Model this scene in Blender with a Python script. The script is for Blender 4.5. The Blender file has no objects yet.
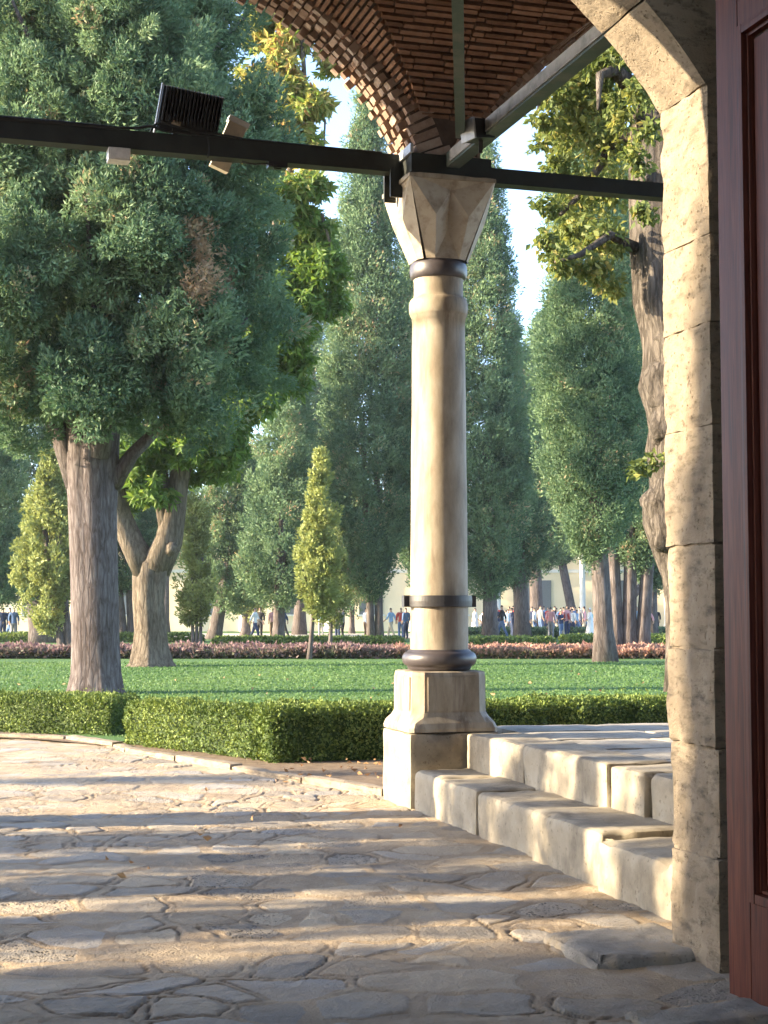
import bpy, math, random
import numpy as np
from mathutils import Vector, Matrix

random.seed(11)
RNG = np.random.default_rng(11)
SC = bpy.context.scene
COL = SC.collection

# ------------------------------------------------------------------ camera numbers
F = 1550.0
PITCH = math.atan(100.0 / F)
CAMZ = 1.5


def ray(px, py):
    x = (px - 384.0) / F
    y = (512.0 - py) / F
    return (x, math.cos(PITCH) - y * math.sin(PITCH), math.sin(PITCH) + y * math.cos(PITCH))


def at(px, py, Y):
    d = ray(px, py)
    t = Y / d[1]
    return Vector((d[0] * t, Y, CAMZ + d[2] * t))


def zat(py, Y):
    return at(384, py, Y).z


def gnd(px, py, z=0.0):
    d = ray(px, py)
    t = (z - CAMZ) / d[2]
    return Vector((d[0] * t, d[1] * t, z))


def dist(py, z=0.0):
    return gnd(384, py, z).y


# building frame
PHI = math.radians(17.0)
OX, OY = 0.44, 12.386
UX, UY = math.cos(PHI), math.sin(PHI)


def B(u, v, z=0.0):
    return Vector((OX + UX * u - UY * v, OY + UY * u + UX * v, z))


# ------------------------------------------------------------------ object helpers
def mesh_np(name, V, Fc, attrs=None, smooth=False):
    """V (n,3), Fc list of arrays (m,k) of vertex indices."""
    me = bpy.data.meshes.new(name)
    V = np.asarray(V, dtype=np.float32)
    if isinstance(Fc, np.ndarray):
        Fc = [Fc]
    Fc = [np.asarray(f, dtype=np.int32) for f in Fc if len(f)]
    me.vertices.add(len(V))
    me.vertices.foreach_set("co", V.ravel())
    nl = sum(f.size for f in Fc)
    npoly = sum(len(f) for f in Fc)
    me.loops.add(nl)
    me.loops.foreach_set("vertex_index", np.concatenate([f.ravel() for f in Fc]))
    me.polygons.add(npoly)
    starts, tot, o = [], [], 0
    for f in Fc:
        k = f.shape[1]
        starts.append(o + np.arange(len(f)) * k)
        o += f.size
    me.polygons.foreach_set("loop_start", np.concatenate(starts).astype(np.int32))
    me.update(calc_edges=True)
    if attrs:
        for an, arr in attrs.items():
            arr = np.asarray(arr, dtype=np.float32)
            if arr.ndim == 1:
                a = me.attributes.new(an, 'FLOAT', 'POINT')
                a.data.foreach_set("value", arr)
            else:
                a = me.attributes.new(an, 'FLOAT_COLOR', 'POINT')
                a.data.foreach_set("color", arr.ravel())
    me.polygons.foreach_set("use_smooth", np.full(npoly, smooth, dtype=bool))
    return me


def link(name, me, mat=None, parent=None, loc=None, rotz=0.0):
    o = bpy.data.objects.new(name, me)
    COL.objects.link(o)
    if mat is not None and len(me.materials) == 0:
        me.materials.append(mat)
    if parent is not None:
        o.parent = parent
    if loc is not None:
        o.location = loc
    if rotz:
        o.rotation_euler = (0, 0, rotz)
    return o


def tag(o, label=None, cat=None, group=None, kind=None):
    if label:
        o["label"] = label
    if cat:
        o["category"] = cat
    if group:
        o["group"] = group
    if kind:
        o["kind"] = kind
    return o


def empty(name, loc, rotz=0.0, label=None, cat=None, group=None):
    o = bpy.data.objects.new(name, None)
    o.empty_display_size = 0.2
    COL.objects.link(o)
    o.location = loc
    o.rotation_euler = (0, 0, rotz)
    return tag(o, label, cat, group)


class MB:
    """collects verts and faces for one mesh"""

    def __init__(s):
        s.V, s.Q, s.T, s.n = [], [], [], 0
        s.N = []

    def add(s, V, Q=None, T=None):
        V = np.asarray(V, dtype=float).reshape(-1, 3)
        s.V.append(V)
        if Q is not None and len(Q):
            s.Q.append(np.asarray(Q, dtype=int) + s.n)
        if T is not None and len(T):
            s.T.append(np.asarray(T, dtype=int) + s.n)
        s.n += len(V)

    def ngon(s, V):
        s.add(V)
        k = len(V)
        s.N.append(np.arange(s.n - k, s.n).reshape(1, k))

    def box(s, c, h, R=None):
        c = np.array(c, float)
        h = np.array(h, float)
        sg = np.array([[-1, -1, -1], [1, -1, -1], [1, 1, -1], [-1, 1, -1], [-1, -1, 1], [1, -1, 1], [1, 1, 1], [-1, 1, 1]], float)
        P = sg * h
        if R is not None:
            P = P @ np.array(R, float).T
        s.add(P + c, [[0, 3, 2, 1], [4, 5, 6, 7], [0, 1, 5, 4], [1, 2, 6, 5], [2, 3, 7, 6], [3, 0, 4, 7]])

    def bar(s, a, b, w, h, up=(0, 0, 1)):
        a, b = Vector(a), Vector(b)
        d = (b - a)
        L = d.length
        d.normalize()
        sd = d.cross(Vector(up)).normalized()
        up2 = sd.cross(d)
        R = np.array([[sd.x, d.x, up2.x], [sd.y, d.y, up2.y], [sd.z, d.z, up2.z]])
        s.box((a + b) / 2, (w / 2, L / 2, h / 2), R)

    def tube(s, pts, rad, n=12, flute=0.0, nf=5, jit=0.0, seed=0, cap=True):
        pts = [Vector(p) for p in pts]
        m = len(pts)
        rings = []
        prev = None
        for i, p in enumerate(pts):
            t = (pts[min(i + 1, m - 1)] - pts[max(i - 1, 0)]).normalized()
            if prev is None:
                a = Vector((1, 0, 0)) if abs(t.x) < 0.9 else Vector((0, 1, 0))
                e1 = (a - t * a.dot(t)).normalized()
            else:
                e1 = (prev - t * prev.dot(t)).normalized()
            prev = e1
            e2 = t.cross(e1)
            r = rad[i] if hasattr(rad, '__len__') else rad
            th = np.arange(n) * 2 * math.pi / n
            k = np.ones(n)
            fl_ = flute[i] if hasattr(flute, '__len__') else flute
            if fl_:
                k = k + fl_ * np.sin(nf * th + seed + 0.35 * i / max(1, m) * 6) + fl_ * 0.6 * np.sin((nf * 2 + 1) * th + seed * 2.1 - 0.2 * i)
            if jit:
                k = k + jit * np.array([math.sin(seed * 3.7 + i * 1.3 + j * 2.399) * math.cos(j * 1.7 + i * .9 + seed) for j in range(n)])
            ring = np.array([p]) + (r * k * np.cos(th))[:, None] * np.array([e1]) + (r * k * np.sin(th))[:, None] * np.array([e2])
            rings.append(ring)
        V = np.concatenate(rings)
        Q = []
        for i in range(m - 1):
            for j in range(n):
                j2 = (j + 1) % n
                Q.append([i * n + j, i * n + j2, (i + 1) * n + j2, (i + 1) * n + j])
        T = []
        if cap:
            V = np.concatenate([V, [pts[0]], [pts[-1]]])
            c0, c1 = m * n, m * n + 1
            for j in range(n):
                j2 = (j + 1) % n
                T.append([c0, j2, j])
                T.append([c1, (m - 1) * n + j, (m - 1) * n + j2])
        s.add(V, Q, T)

    def lathe(s, prof, n=48, center=(0, 0), wob=0.0):
        th = np.arange(n) * 2 * math.pi / n
        V = []
        for i, (r, z) in enumerate(prof):
            rr = r * (1 + wob * np.sin(3 * th + i * .7))
            V.append(np.stack([center[0] + rr * np.cos(th), center[1] + rr * np.sin(th), np.full(n, z)], 1))
        V = np.concatenate(V)
        Q = []
        for i in range(len(prof) - 1):
            for j in range(n):
                j2 = (j + 1) % n
                Q.append([i * n + j, i * n + j2, (i + 1) * n + j2, (i + 1) * n + j])
        s.add(V, Q)

    def mesh(s, name, smooth=False, attrs=None):
        Fc = []
        if s.Q:
            Fc.append(np.concatenate(s.Q))
        if s.T:
            Fc.append(np.concatenate(s.T))
        Fc += s.N
        return mesh_np(name, np.concatenate(s.V), Fc, attrs, smooth)

    def build(s, name, mat, parent=None, smooth=False, loc=None, rotz=0.0, attrs=None):
        return link(name, s.mesh(name, smooth, attrs), mat, parent, loc, rotz)


# lattice value noise, vectorised
def vnoise(P, scale=1.0, seed=0):
    P = np.asarray(P, float) * scale + seed * 17.31
    I = np.floor(P).astype(np.int64)
    f = P - I
    f = f * f * (3 - 2 * f)

    def h(a, b, c):
        n = (a * 73856093) ^ (b * 19349663) ^ (c * 83492791) ^ (seed * 2654435761)
        n = (n ^ (n >> 13)) * 1274126177
        n = (n ^ (n >> 16)) & 0xFFFF
        return n / 32767.5 - 1.0
    out = 0
    for dx in (0, 1):
        for dy in (0, 1):
            for dz in (0, 1):
                w = (f[:, 0] if dx else 1 - f[:, 0]) * (f[:, 1] if dy else 1 - f[:, 1]) * (f[:, 2] if dz else 1 - f[:, 2])
                out = out + w * h(I[:, 0] + dx, I[:, 1] + dy, I[:, 2] + dz)
    return out


def fbm(P, scale, seed=0, octv=4):
    o, a = 0, 1.0
    for k in range(octv):
        o = o + a * vnoise(P, scale * 2 ** k, seed + k)
        a *= .5
    return o / 1.9


def rough_block(mb, lo, hi, r=0.03, amp=0.012, seg=0.06, seed=0, xf=None, nscale=5.0):
    """a worn stone block: rounded, chipped box between lo and hi"""
    lo, hi = np.array(lo, float), np.array(hi, float)
    c, h = (lo + hi) / 2, (hi - lo) / 2
    n = [max(2, int(math.ceil(2 * hh / seg))) for hh in h]
    for ax in range(3):
        a, b = (ax + 1) % 3, (ax + 2) % 3
        for sg in (-1, 1):
            A, Bq = np.meshgrid(np.linspace(-1, 1, n[a] + 1), np.linspace(-1, 1, n[b] + 1), indexing='ij')
            P = np.zeros((A.size, 3))
            P[:, a] = A.ravel() * h[a]
            P[:, b] = Bq.ravel() * h[b]
            P[:, ax] = sg * h[ax]
            inner = np.maximum(h - r, 1e-4)
            Cc = np.clip(P, -inner, inner)
            D = P - Cc
            L = np.linalg.norm(D, axis=1, keepdims=True)
            N = D / np.maximum(L, 1e-6)
            W = P + c
            nz = fbm(W, nscale, seed, 4)
            edge = (np.abs(D) > 1e-6).sum(1)
            chip = np.clip(vnoise(W, 9.0, seed + 9) - .15, 0, 1) * np.where(edge >= 2, 1.0, 0.0)
            P = Cc + N * (np.minimum(L, r) + (nz * amp - chip * r * 1.25)[:, None]) + c
            idx = np.arange(A.size).reshape(A.shape)
            q = np.stack([idx[:-1, :-1], idx[1:, :-1], idx[1:, 1:], idx[:-1, 1:]], -1).reshape(-1, 4)
            if sg < 0:
                q = q[:, ::-1]
            if xf is not None:
                P = xf(P)
            mb.add(P, q)


# ------------------------------------------------------------------ materials
def new_mat(name):
    m = bpy.data.materials.new(name)
    m.use_nodes = True
    nt = m.node_tree
    nt.nodes.clear()
    out = nt.nodes.new('ShaderNodeOutputMaterial')
    return m, nt, out


def N(nt, t, **kw):
    n = nt.nodes.new(t)
    for k, v in kw.items():
        if k == 'inp':
            for kk, vv in v.items():
                n.inputs[kk].default_value = vv
        else:
            setattr(n, k, v)
    return n


def c4(c):
    return (c[0], c[1], c[2], 1.0)


def ramp(nt, stops, fac):
    r = nt.nodes.new('ShaderNodeValToRGB')
    e = r.color_ramp.elements
    while len(e) > 1:
        e.remove(e[-1])
    e[0].position = stops[0][0]
    e[0].color = c4(stops[0][1])
    for p, c in stops[1:]:
        el = e.new(p)
        el.color = c4(c)
    nt.links.new(fac, r.inputs[0])
    return r.outputs[0]


def surf_mat(name, cols, scale=4.0, stretch=(1, 1, 1), detail=8, rough=.8, bump=.3, bscale=30.0, bdist=.01,
             stain=None, stain_scale=1.2, stain_stretch=(1, 1, 1), pits=0.0, pit_scale=40, spec=.3, metal=0.0, contrast=(.3, .7)):
    m, nt, out = new_mat(name)
    L = nt.links.new
    tc = N(nt, 'ShaderNodeTexCoord')
    mp = N(nt, 'ShaderNodeMapping')
    mp.inputs['Scale'].default_value = stretch
    L(tc.outputs['Object'], mp.inputs[0])
    nz = N(nt, 'ShaderNodeTexNoise', inp={'Scale': scale, 'Detail': detail, 'Roughness': .62})
    L(mp.outputs[0], nz.inputs['Vector'])
    st = [(contrast[0] + (contrast[1] - contrast[0]) * i / max(1, len(cols) - 1), c) for i, c in enumerate(cols)]
    col = ramp(nt, st, nz.outputs[0])
    if stain:
        mp2 = N(nt, 'ShaderNodeMapping')
        mp2.inputs['Scale'].default_value = stain_stretch
        L(tc.outputs['Object'], mp2.inputs[0])
        n2 = N(nt, 'ShaderNodeTexNoise', inp={'Scale': stain_scale, 'Detail': 6, 'Roughness': .65})
        L(mp2.outputs[0], n2.inputs['Vector'])
        mr = N(nt, 'ShaderNodeMapRange', inp={'From Min': .5, 'From Max': .68})
        L(n2.outputs[0], mr.inputs[0])
        mx = N(nt, 'ShaderNodeMix', data_type='RGBA')
        L(mr.outputs[0], mx.inputs[0])
        L(col, mx.inputs[6])
        mx.inputs[7].default_value = c4(stain)
        col = mx.outputs[2]
    bs = N(nt, 'ShaderNodeBsdfPrincipled', inp={'Roughness': rough, 'Metallic': metal, 'Specular IOR Level': spec})
    hgt = N(nt, 'ShaderNodeTexNoise', inp={'Scale': bscale, 'Detail': 6, 'Roughness': .7})
    L(mp.outputs[0], hgt.inputs['Vector'])
    hv = hgt.outputs[0]
    if pits:
        vo = N(nt, 'ShaderNodeTexVoronoi', inp={'Scale': pit_scale, 'Randomness': 1.0})
        wn = N(nt, 'ShaderNodeTexNoise', inp={'Scale': pit_scale * .35, 'Detail': 4, 'Roughness': .7})
        L(tc.outputs['Object'], wn.inputs['Vector'])
        va = N(nt, 'ShaderNodeVectorMath', operation='MULTIPLY_ADD')
        L(wn.outputs['Color'], va.inputs[0])
        va.inputs[1].default_value = (.06, .06, .06)
        L(tc.outputs['Object'], va.inputs[2])
        L(va.outputs[0], vo.inputs['Vector'])
        vs_ = N(nt, 'ShaderNodeMath', operation='MULTIPLY_ADD')
        L(wn.outputs['Fac'], vs_.inputs[0])
        vs_.inputs[1].default_value = -1.1
        vs_.inputs[2].default_value = .62
        dv2 = N(nt, 'ShaderNodeMath', operation='ADD')
        L(vo.outputs['Distance'], dv2.inputs[0])
        L(vs_.outputs[0], dv2.inputs[1])
        pr = N(nt, 'ShaderNodeMapRange', inp={'From Min': .12, 'From Max': .30})
        L(dv2.outputs[0], pr.inputs[0])
        mu = N(nt, 'ShaderNodeMath', operation='MULTIPLY_ADD')
        L(pr.outputs[0], mu.inputs[0])
        mu.inputs[1].default_value = pits
        L(hv, mu.inputs[2])
        hv = mu.outputs[0]
        mx = N(nt, 'ShaderNodeMix', data_type='RGBA', blend_type='MULTIPLY')
        inv = N(nt, 'ShaderNodeMapRange', inp={'From Min': 0, 'From Max': 1, 'To Min': .55, 'To Max': 0})
        L(pr.outputs[0], inv.inputs[0])
        L(inv.outputs[0], mx.inputs[0])
        L(col, mx.inputs[6])
        mx.inputs[7].default_value = (.45, .4, .34, 1)
        col = mx.outputs[2]
    bp = N(nt, 'ShaderNodeBump', inp={'Strength': bump, 'Distance': bdist})
    L(hv, bp.inputs['Height'])
    L(bp.outputs[0], bs.inputs['Normal'])
    L(col, bs.inputs['Base Color'])
    L(bs.outputs[0], out.inputs[0])
    return m


def leaf_mat(name, stops, trans=.3, rough=.55, hue_scale=.6):
    """foliage: per clump tone attribute through a ramp, plus per leaf variation"""
    m, nt, out = new_mat(name)
    L = nt.links.new
    at_ = N(nt, 'ShaderNodeAttribute', attribute_name='tone')
    geo = N(nt, 'ShaderNodeNewGeometry')
    ma = N(nt, 'ShaderNodeMath', operation='MULTIPLY_ADD')
    L(geo.outputs['Random Per Island'], ma.inputs[0])
    ma.inputs[1].default_value = .22
    L(at_.outputs['Fac'], ma.inputs[2])
    sb = N(nt, 'ShaderNodeMath', operation='SUBTRACT')
    L(ma.outputs[0], sb.inputs[0])
    sb.inputs[1].default_value = .11
    col = ramp(nt, stops, sb.outputs[0])
    bs = N(nt, 'ShaderNodeBsdfPrincipled', inp={'Roughness': rough, 'Specular IOR Level': .25})
    L(col, bs.inputs['Base Color'])
    tr = N(nt, 'ShaderNodeBsdfTranslucent')
    hs = N(nt, 'ShaderNodeHueSaturation', inp={'Hue': .485, 'Saturation': 1.1, 'Value': 1.25})
    L(col, hs.inputs['Color'])
    L(hs.outputs[0], tr.inputs[0])
    mx = N(nt, 'ShaderNodeMixShader')
    mx.inputs[0].default_value = trans
    L(bs.outputs[0], mx.inputs[1])
    L(tr.outputs[0], mx.inputs[2])
    L(mx.outputs[0], out.inputs[0])
    return m


def plain(name, c, rough=.6, metal=0, spec=.4, var=.15, scale=20, bump=.1):
    a = tuple(max(0, x * (1 - var)) for x in c)
    b = tuple(min(1, x * (1 + var)) for x in c)
    return surf_mat(name, [a, b], scale=scale, rough=rough, metal=metal, spec=spec, bump=bump, bscale=scale * 4, bdist=.003)


M = {}
M['marble'] = surf_mat('marble_worn', [(.185, .148, .103), (.285, .236, .172), (.365, .318, .248)], scale=4.5, stretch=(1, 1, .4), contrast=(.36, .64), rough=.6, bump=.2, bscale=60, bdist=.004,
                       stain=(.15, .112, .078), stain_scale=5.0, stain_stretch=(1.6, 1.6, .22), spec=.35)
M['capital'] = surf_mat('capital_marble', [(.30, .25, .185), (.40, .345, .265), (.45, .40, .32)], scale=6, rough=.6, bump=.2, bscale=60, bdist=.004,
                       stain=(.22, .17, .12), stain_scale=7.0)
M['limestone'] = surf_mat('limestone_blocks', [(.20, .165, .12), (.285, .238, .172), (.33, .285, .212)], scale=5.0, rough=.8, bump=.35, bscale=45, bdist=.008,
                          stain=(.19, .16, .12), stain_scale=3.5, pits=.5, pit_scale=34)
M['step'] = surf_mat('step_stone', [(.22, .19, .145), (.31, .27, .205), (.37, .33, .26)], scale=4.5, rough=.75, bump=.3, bscale=40, bdist=.008,
                     stain=(.14, .12, .092), stain_scale=3.0, stain_stretch=(1, 1, .6), pits=.35, pit_scale=26)
M['grey_stone'] = surf_mat('grey_rough_stone', [(.17, .155, .135), (.26, .24, .21), (.32, .295, .26)], scale=8, rough=.85, bump=.8, bscale=60, bdist=.012,
                           stain=(.36, .29, .20), stain_scale=3.0, pits=.9, pit_scale=60)
M['slab'] = surf_mat('terrace_slabs', [(.27, .24, .20), (.37, .34, .29), (.43, .40, .345)], scale=3.5, rough=.7, bump=.3, bscale=40, bdist=.008,
                     stain=(.20, .18, .15), stain_scale=1.6, pits=.3, pit_scale=26)
M['pier'] = surf_mat('pier_stone', [(.18, .145, .105), (.26, .212, .155), (.33, .275, .205)], scale=5.0, rough=.9, bump=.75, bscale=60, bdist=.012,
                     stain=(.13, .105, .078), stain_scale=9, stain_stretch=(1, 1, 2.6), pits=1.0, pit_scale=42, contrast=(.25, .75))
M['plaster'] = surf_mat('dark_plaster', [(.10, .07, .055), (.17, .125, .10)], scale=6, rough=.9, bump=.4, bscale=40)
M['mortar'] = surf_mat('mortar', [(.06, .04, .03), (.11, .075, .055)], scale=8, rough=.95, bump=.5, bscale=60)
M['iron'] = plain('black_iron', (.03, .028, .03), rough=.45, metal=.0, spec=.5)
M['bronze'] = plain('bronze_ring', (.05, .042, .045), rough=.4, spec=.6)
M['beam'] = surf_mat('beam_paint', [(.014, .016, .014), (.03, .034, .03)], scale=5, stretch=(1, 1, 1), rough=.6, bump=.2)
M['green_beam'] = surf_mat('green_beam_paint', [(.035, .055, .045), (.055, .08, .065)], scale=5, rough=.6, bump=.2, stain=(.10, .10, .085), stain_scale=4)
M['sunlit_beam'] = surf_mat('sunlit_beam_grey', [(.20, .19, .17), (.30, .29, .27)], scale=9, rough=.7, bump=.3, stain=(.12, .12, .11), stain_scale=6)  # light grey stands in for sun on one beam face
M['soil'] = surf_mat('bed_soil', [(.13, .09, .06), (.24, .18, .12)], scale=9, rough=.95, bump=.9, bscale=70, bdist=.02)
M['roof_plain'] = plain('roof_render', (.35, .3, .25), rough=.9)
M['hall_bounce'] = plain('pale_bounce_walls', (.62, .56, .47), rough=.9)  # unseen hall walls made pale to bounce light onto the near paving
M['black_plastic'] = plain('black_plastic', (.012, .012, .014), rough=.4)
M['grey_metal'] = plain('grey_metal', (.33, .34, .35), rough=.4, spec=.5)
M['beige_case'] = plain('beige_case', (.55, .46, .32), rough=.5)
M['white_case'] = plain('white_case', (.6, .58, .53), rough=.5)
M['cable'] = plain('cable', (.015, .015, .015), rough=.5)
M['wall_cream'] = surf_mat('wall_cream', [(.74, .62, .43), (.82, .70, .51)], scale=.6, rough=.9, bump=.05)
M['white_stone'] = surf_mat('white_stone', [(.6, .6, .58), (.75, .74, .7)], scale=2, rough=.8, bump=.1)
M['lead_roof'] = plain('lead_roof', (.22, .24, .26), rough=.6)
M['dark_glass'] = plain('dark_glass', (.16, .17, .18), rough=.2)
M['gravel'] = surf_mat('gravel', [(.36, .33, .28), (.48, .44, .38)], scale=3, rough=.95, bump=.5, bscale=60)
M['skin'] = plain('skin', (.48, .30, .21), rough=.6, var=.05)
M['hair'] = plain('hair', (.03, .02, .015), rough=.6)


def brick_material(name, stops):
    m, nt, out = new_mat(name)
    L = nt.links.new
    geo = N(nt, 'ShaderNodeNewGeometry')
    tc = N(nt, 'ShaderNodeTexCoord')
    nz = N(nt, 'ShaderNodeTexNoise', inp={'Scale': 18, 'Detail': 8, 'Roughness': .7})
    L(tc.outputs['Object'], nz.inputs['Vector'])
    ad = N(nt, 'ShaderNodeMath', operation='MULTIPLY_ADD')
    L(geo.outputs['Random Per Island'], ad.inputs[0])
    ad.inputs[1].default_value = .55
    L(nz.outputs[0], ad.inputs[2])
    sb = N(nt, 'ShaderNodeMath', operation='SUBTRACT')
    L(ad.outputs[0], sb.inputs[0])
    sb.inputs[1].default_value = .27
    col = ramp(nt, stops, sb.outputs[0])
    bs = N(nt, 'ShaderNodeBsdfPrincipled', inp={'Roughness': .9, 'Specular IOR Level': .2})
    bp = N(nt, 'ShaderNodeBump', inp={'Strength': .5, 'Distance': .008})
    n2 = N(nt, 'ShaderNodeTexNoise', inp={'Scale': 55, 'Detail': 6, 'Roughness': .7})
    L(tc.outputs['Object'], n2.inputs['Vector'])
    L(n2.outputs[0], bp.inputs['Height'])
    L(bp.outputs[0], bs.inputs['Normal'])
    L(col, bs.inputs['Base Color'])
    L(bs.outputs[0], out.inputs[0])
    return m


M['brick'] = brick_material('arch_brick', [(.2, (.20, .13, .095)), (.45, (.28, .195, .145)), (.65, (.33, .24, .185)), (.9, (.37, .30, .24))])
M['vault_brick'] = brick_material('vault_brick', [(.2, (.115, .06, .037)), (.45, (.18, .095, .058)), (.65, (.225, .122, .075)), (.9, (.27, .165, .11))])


def wood_material(name, c1, c2, c3):
    m, nt, out = new_mat(name)
    L = nt.links.new
    tc = N(nt, 'ShaderNodeTexCoord')
    mp = N(nt, 'ShaderNodeMapping')
    mp.inputs['Scale'].default_value = (14, 14, .7)
    L(tc.outputs['Object'], mp.inputs[0])
    wv = N(nt, 'ShaderNodeTexNoise', inp={'Scale': 3.0, 'Detail': 9, 'Roughness': .6, 'Distortion': 1.2})
    L(mp.outputs[0], wv.inputs['Vector'])
    mp2 = N(nt, 'ShaderNodeMapping')
    mp2.inputs['Scale'].default_value = (90, 90, 1.6)
    L(tc.outputs['Object'], mp2.inputs[0])
    fine = N(nt, 'ShaderNodeTexNoise', inp={'Scale': 3.0, 'Detail': 3})
    L(mp2.outputs[0], fine.inputs['Vector'])
    ad = N(nt, 'ShaderNodeMath', operation='MULTIPLY_ADD')
    L(fine.outputs[0], ad.inputs[0])
    ad.inputs[1].default_value = .35
    L(wv.outputs[0], ad.inputs[2])
    col = ramp(nt, [(.48, c1), (.66, c2), (.85, c3)], ad.outputs[0])
    bs = N(nt, 'ShaderNodeBsdfPrincipled', inp={'Roughness': .48, 'Specular IOR Level': .2})
    bp = N(nt, 'ShaderNodeBump', inp={'Strength': .25, 'Distance': .002})
    L(ad.outputs[0], bp.inputs['Height'])
    L(bp.outputs[0], bs.inputs['Normal'])
    L(col, bs.inputs['Base Color'])
    L(bs.outputs[0], out.inputs[0])
    return m


M['door'] = wood_material('red_brown_wood', (.042, .009, .005), (.085, .019, .010), (.125, .034, .018))


def bark_material(name, c1, c2, c3, freq=9.0, strength=.9, dist=.03):
    m, nt, out = new_mat(name)
    L = nt.links.new
    tc = N(nt, 'ShaderNodeTexCoord')
    mp = N(nt, 'ShaderNodeMapping')
    mp.inputs['Scale'].default_value = (freq, freq, freq * .17)
    L(tc.outputs['Object'], mp.inputs[0])
    nz = N(nt, 'ShaderNodeTexNoise', inp={'Scale': 1.6, 'Detail': 9, 'Roughness': .7, 'Distortion': 1.3})
    L(mp.outputs[0], nz.inputs['Vector'])
    big = N(nt, 'ShaderNodeTexNoise', inp={'Scale': 1.1, 'Detail': 4})
    L(tc.outputs['Object'], big.inputs['Vector'])
    mpv = N(nt, 'ShaderNodeMapping')
    mpv.inputs['Scale'].default_value = (freq * 1.1, freq * 1.1, freq * .22)
    L(tc.outputs['Object'], mpv.inputs[0])
    dis = N(nt, 'ShaderNodeVectorMath', operation='MULTIPLY_ADD')
    L(nz.outputs['Color'], dis.inputs[0])
    dis.inputs[1].default_value = (.9, .9, .9)
    L(mpv.outputs[0], dis.inputs[2])
    vor = N(nt, 'ShaderNodeTexVoronoi', feature='DISTANCE_TO_EDGE', inp={'Scale': 1.0})
    L(dis.outputs[0], vor.inputs['Vector'])
    pl = N(nt, 'ShaderNodeMapRange', inp={'From Min': 0.0, 'From Max': .16})
    L(vor.outputs['Distance'], pl.inputs[0])
    hsum = N(nt, 'ShaderNodeMath', operation='MULTIPLY_ADD')
    L(pl.outputs[0], hsum.inputs[0])
    hsum.inputs[1].default_value = .35
    L(nz.outputs[0], hsum.inputs[2])
    ad0 = N(nt, 'ShaderNodeMath', operation='MULTIPLY_ADD')
    L(big.outputs[0], ad0.inputs[0])
    ad0.inputs[1].default_value = .5
    L(nz.outputs[0], ad0.inputs[2])
    pd = N(nt, 'ShaderNodeMapRange', inp={'From Min': 0, 'From Max': 1, 'To Min': -.13, 'To Max': .03})
    L(pl.outputs[0], pd.inputs[0])
    ad = N(nt, 'ShaderNodeMath', operation='ADD')
    L(ad0.outputs[0], ad.inputs[0])
    L(pd.outputs[0], ad.inputs[1])
    col = ramp(nt, [(.5, c1), (.72, c2), (.95, c3)], ad.outputs[0])
    bs = N(nt, 'ShaderNodeBsdfPrincipled', inp={'Roughness': .9, 'Specular IOR Level': .2})
    bp = N(nt, 'ShaderNodeBump', inp={'Strength': strength, 'Distance': dist})
    L(hsum.outputs[0], bp.inputs['Height'])
    L(bp.outputs[0], bs.inputs['Normal'])
    L(col, bs.inputs['Base Color'])
    L(bs.outputs[0], out.inputs[0])
    return m


M['bark_cyp'] = bark_material('cypress_bark', (.055, .040, .036), (.105, .086, .082), (.17, .148, .145), freq=10)
M['bark_far'] = bark_material('cypress_bark_far', (.06, .047, .042), (.11, .092, .085), (.165, .142, .135), freq=7)
M['bark_plane'] = bark_material('gnarled_bark', (.045, .037, .03), (.09, .076, .063), (.15, .128, .108), freq=9, strength=1.0, dist=.05)
M['bark_chest'] = bark_material('chestnut_bark', (.07, .055, .04), (.135, .108, .08), (.20, .168, .13), freq=8, strength=1.0, dist=.05)

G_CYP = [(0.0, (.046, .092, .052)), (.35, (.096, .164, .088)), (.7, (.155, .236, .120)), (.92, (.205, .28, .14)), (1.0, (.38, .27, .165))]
M['leaf_cyp'] = leaf_mat('cypress_foliage', G_CYP, trans=.3)
M['leaf_young'] = leaf_mat('young_cypress_foliage', [(0, (.12, .145, .045)), (.5, (.225, .265, .088)), (1, (.33, .365, .135))], trans=.3)
M['leaf_chest'] = leaf_mat('chestnut_foliage', [(0, (.07, .13, .028)), (.35, (.115, .20, .042)), (.62, (.19, .24, .06)), (.8, (.36, .35, .10)), (.93, (.44, .36, .13)), (1, (.36, .22, .09))], trans=.45)
M['leaf_plane'] = leaf_mat('hackberry_foliage', [(0, (.065, .095, .028)), (.45, (.125, .165, .048)), (.8, (.22, .23, .065)), (1, (.33, .28, .09))], trans=.45)
M['leaf_box'] = leaf_mat('boxwood_foliage', [(0, (.04, .075, .02)), (.5, (.115, .17, .04)), (1, (.24, .30, .075))], trans=.2)
M['leaf_grass'] = leaf_mat('grass_blades', [(0, (.058, .118, .040)), (.5, (.088, .165, .052)), (1, (.14, .21, .068))], trans=.35)
M['flower_r'] = leaf_mat('bedding_flowers_peach', [(0, (.07, .09, .035)), (.3, (.20, .13, .085)), (.6, (.36, .20, .145)), (1, (.48, .32, .24))], trans=.3)
M['flower_l'] = leaf_mat('bedding_flowers_dusky', [(0, (.05, .075, .03)), (.35, (.10, .085, .06)), (.65, (.18, .115, .11)), (1, (.28, .18, .165))], trans=.3)
M['dry_leaf'] = leaf_mat('dry_leaves', [(0, (.22, .12, .06)), (1, (.42, .28, .14))], trans=.2)


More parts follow.
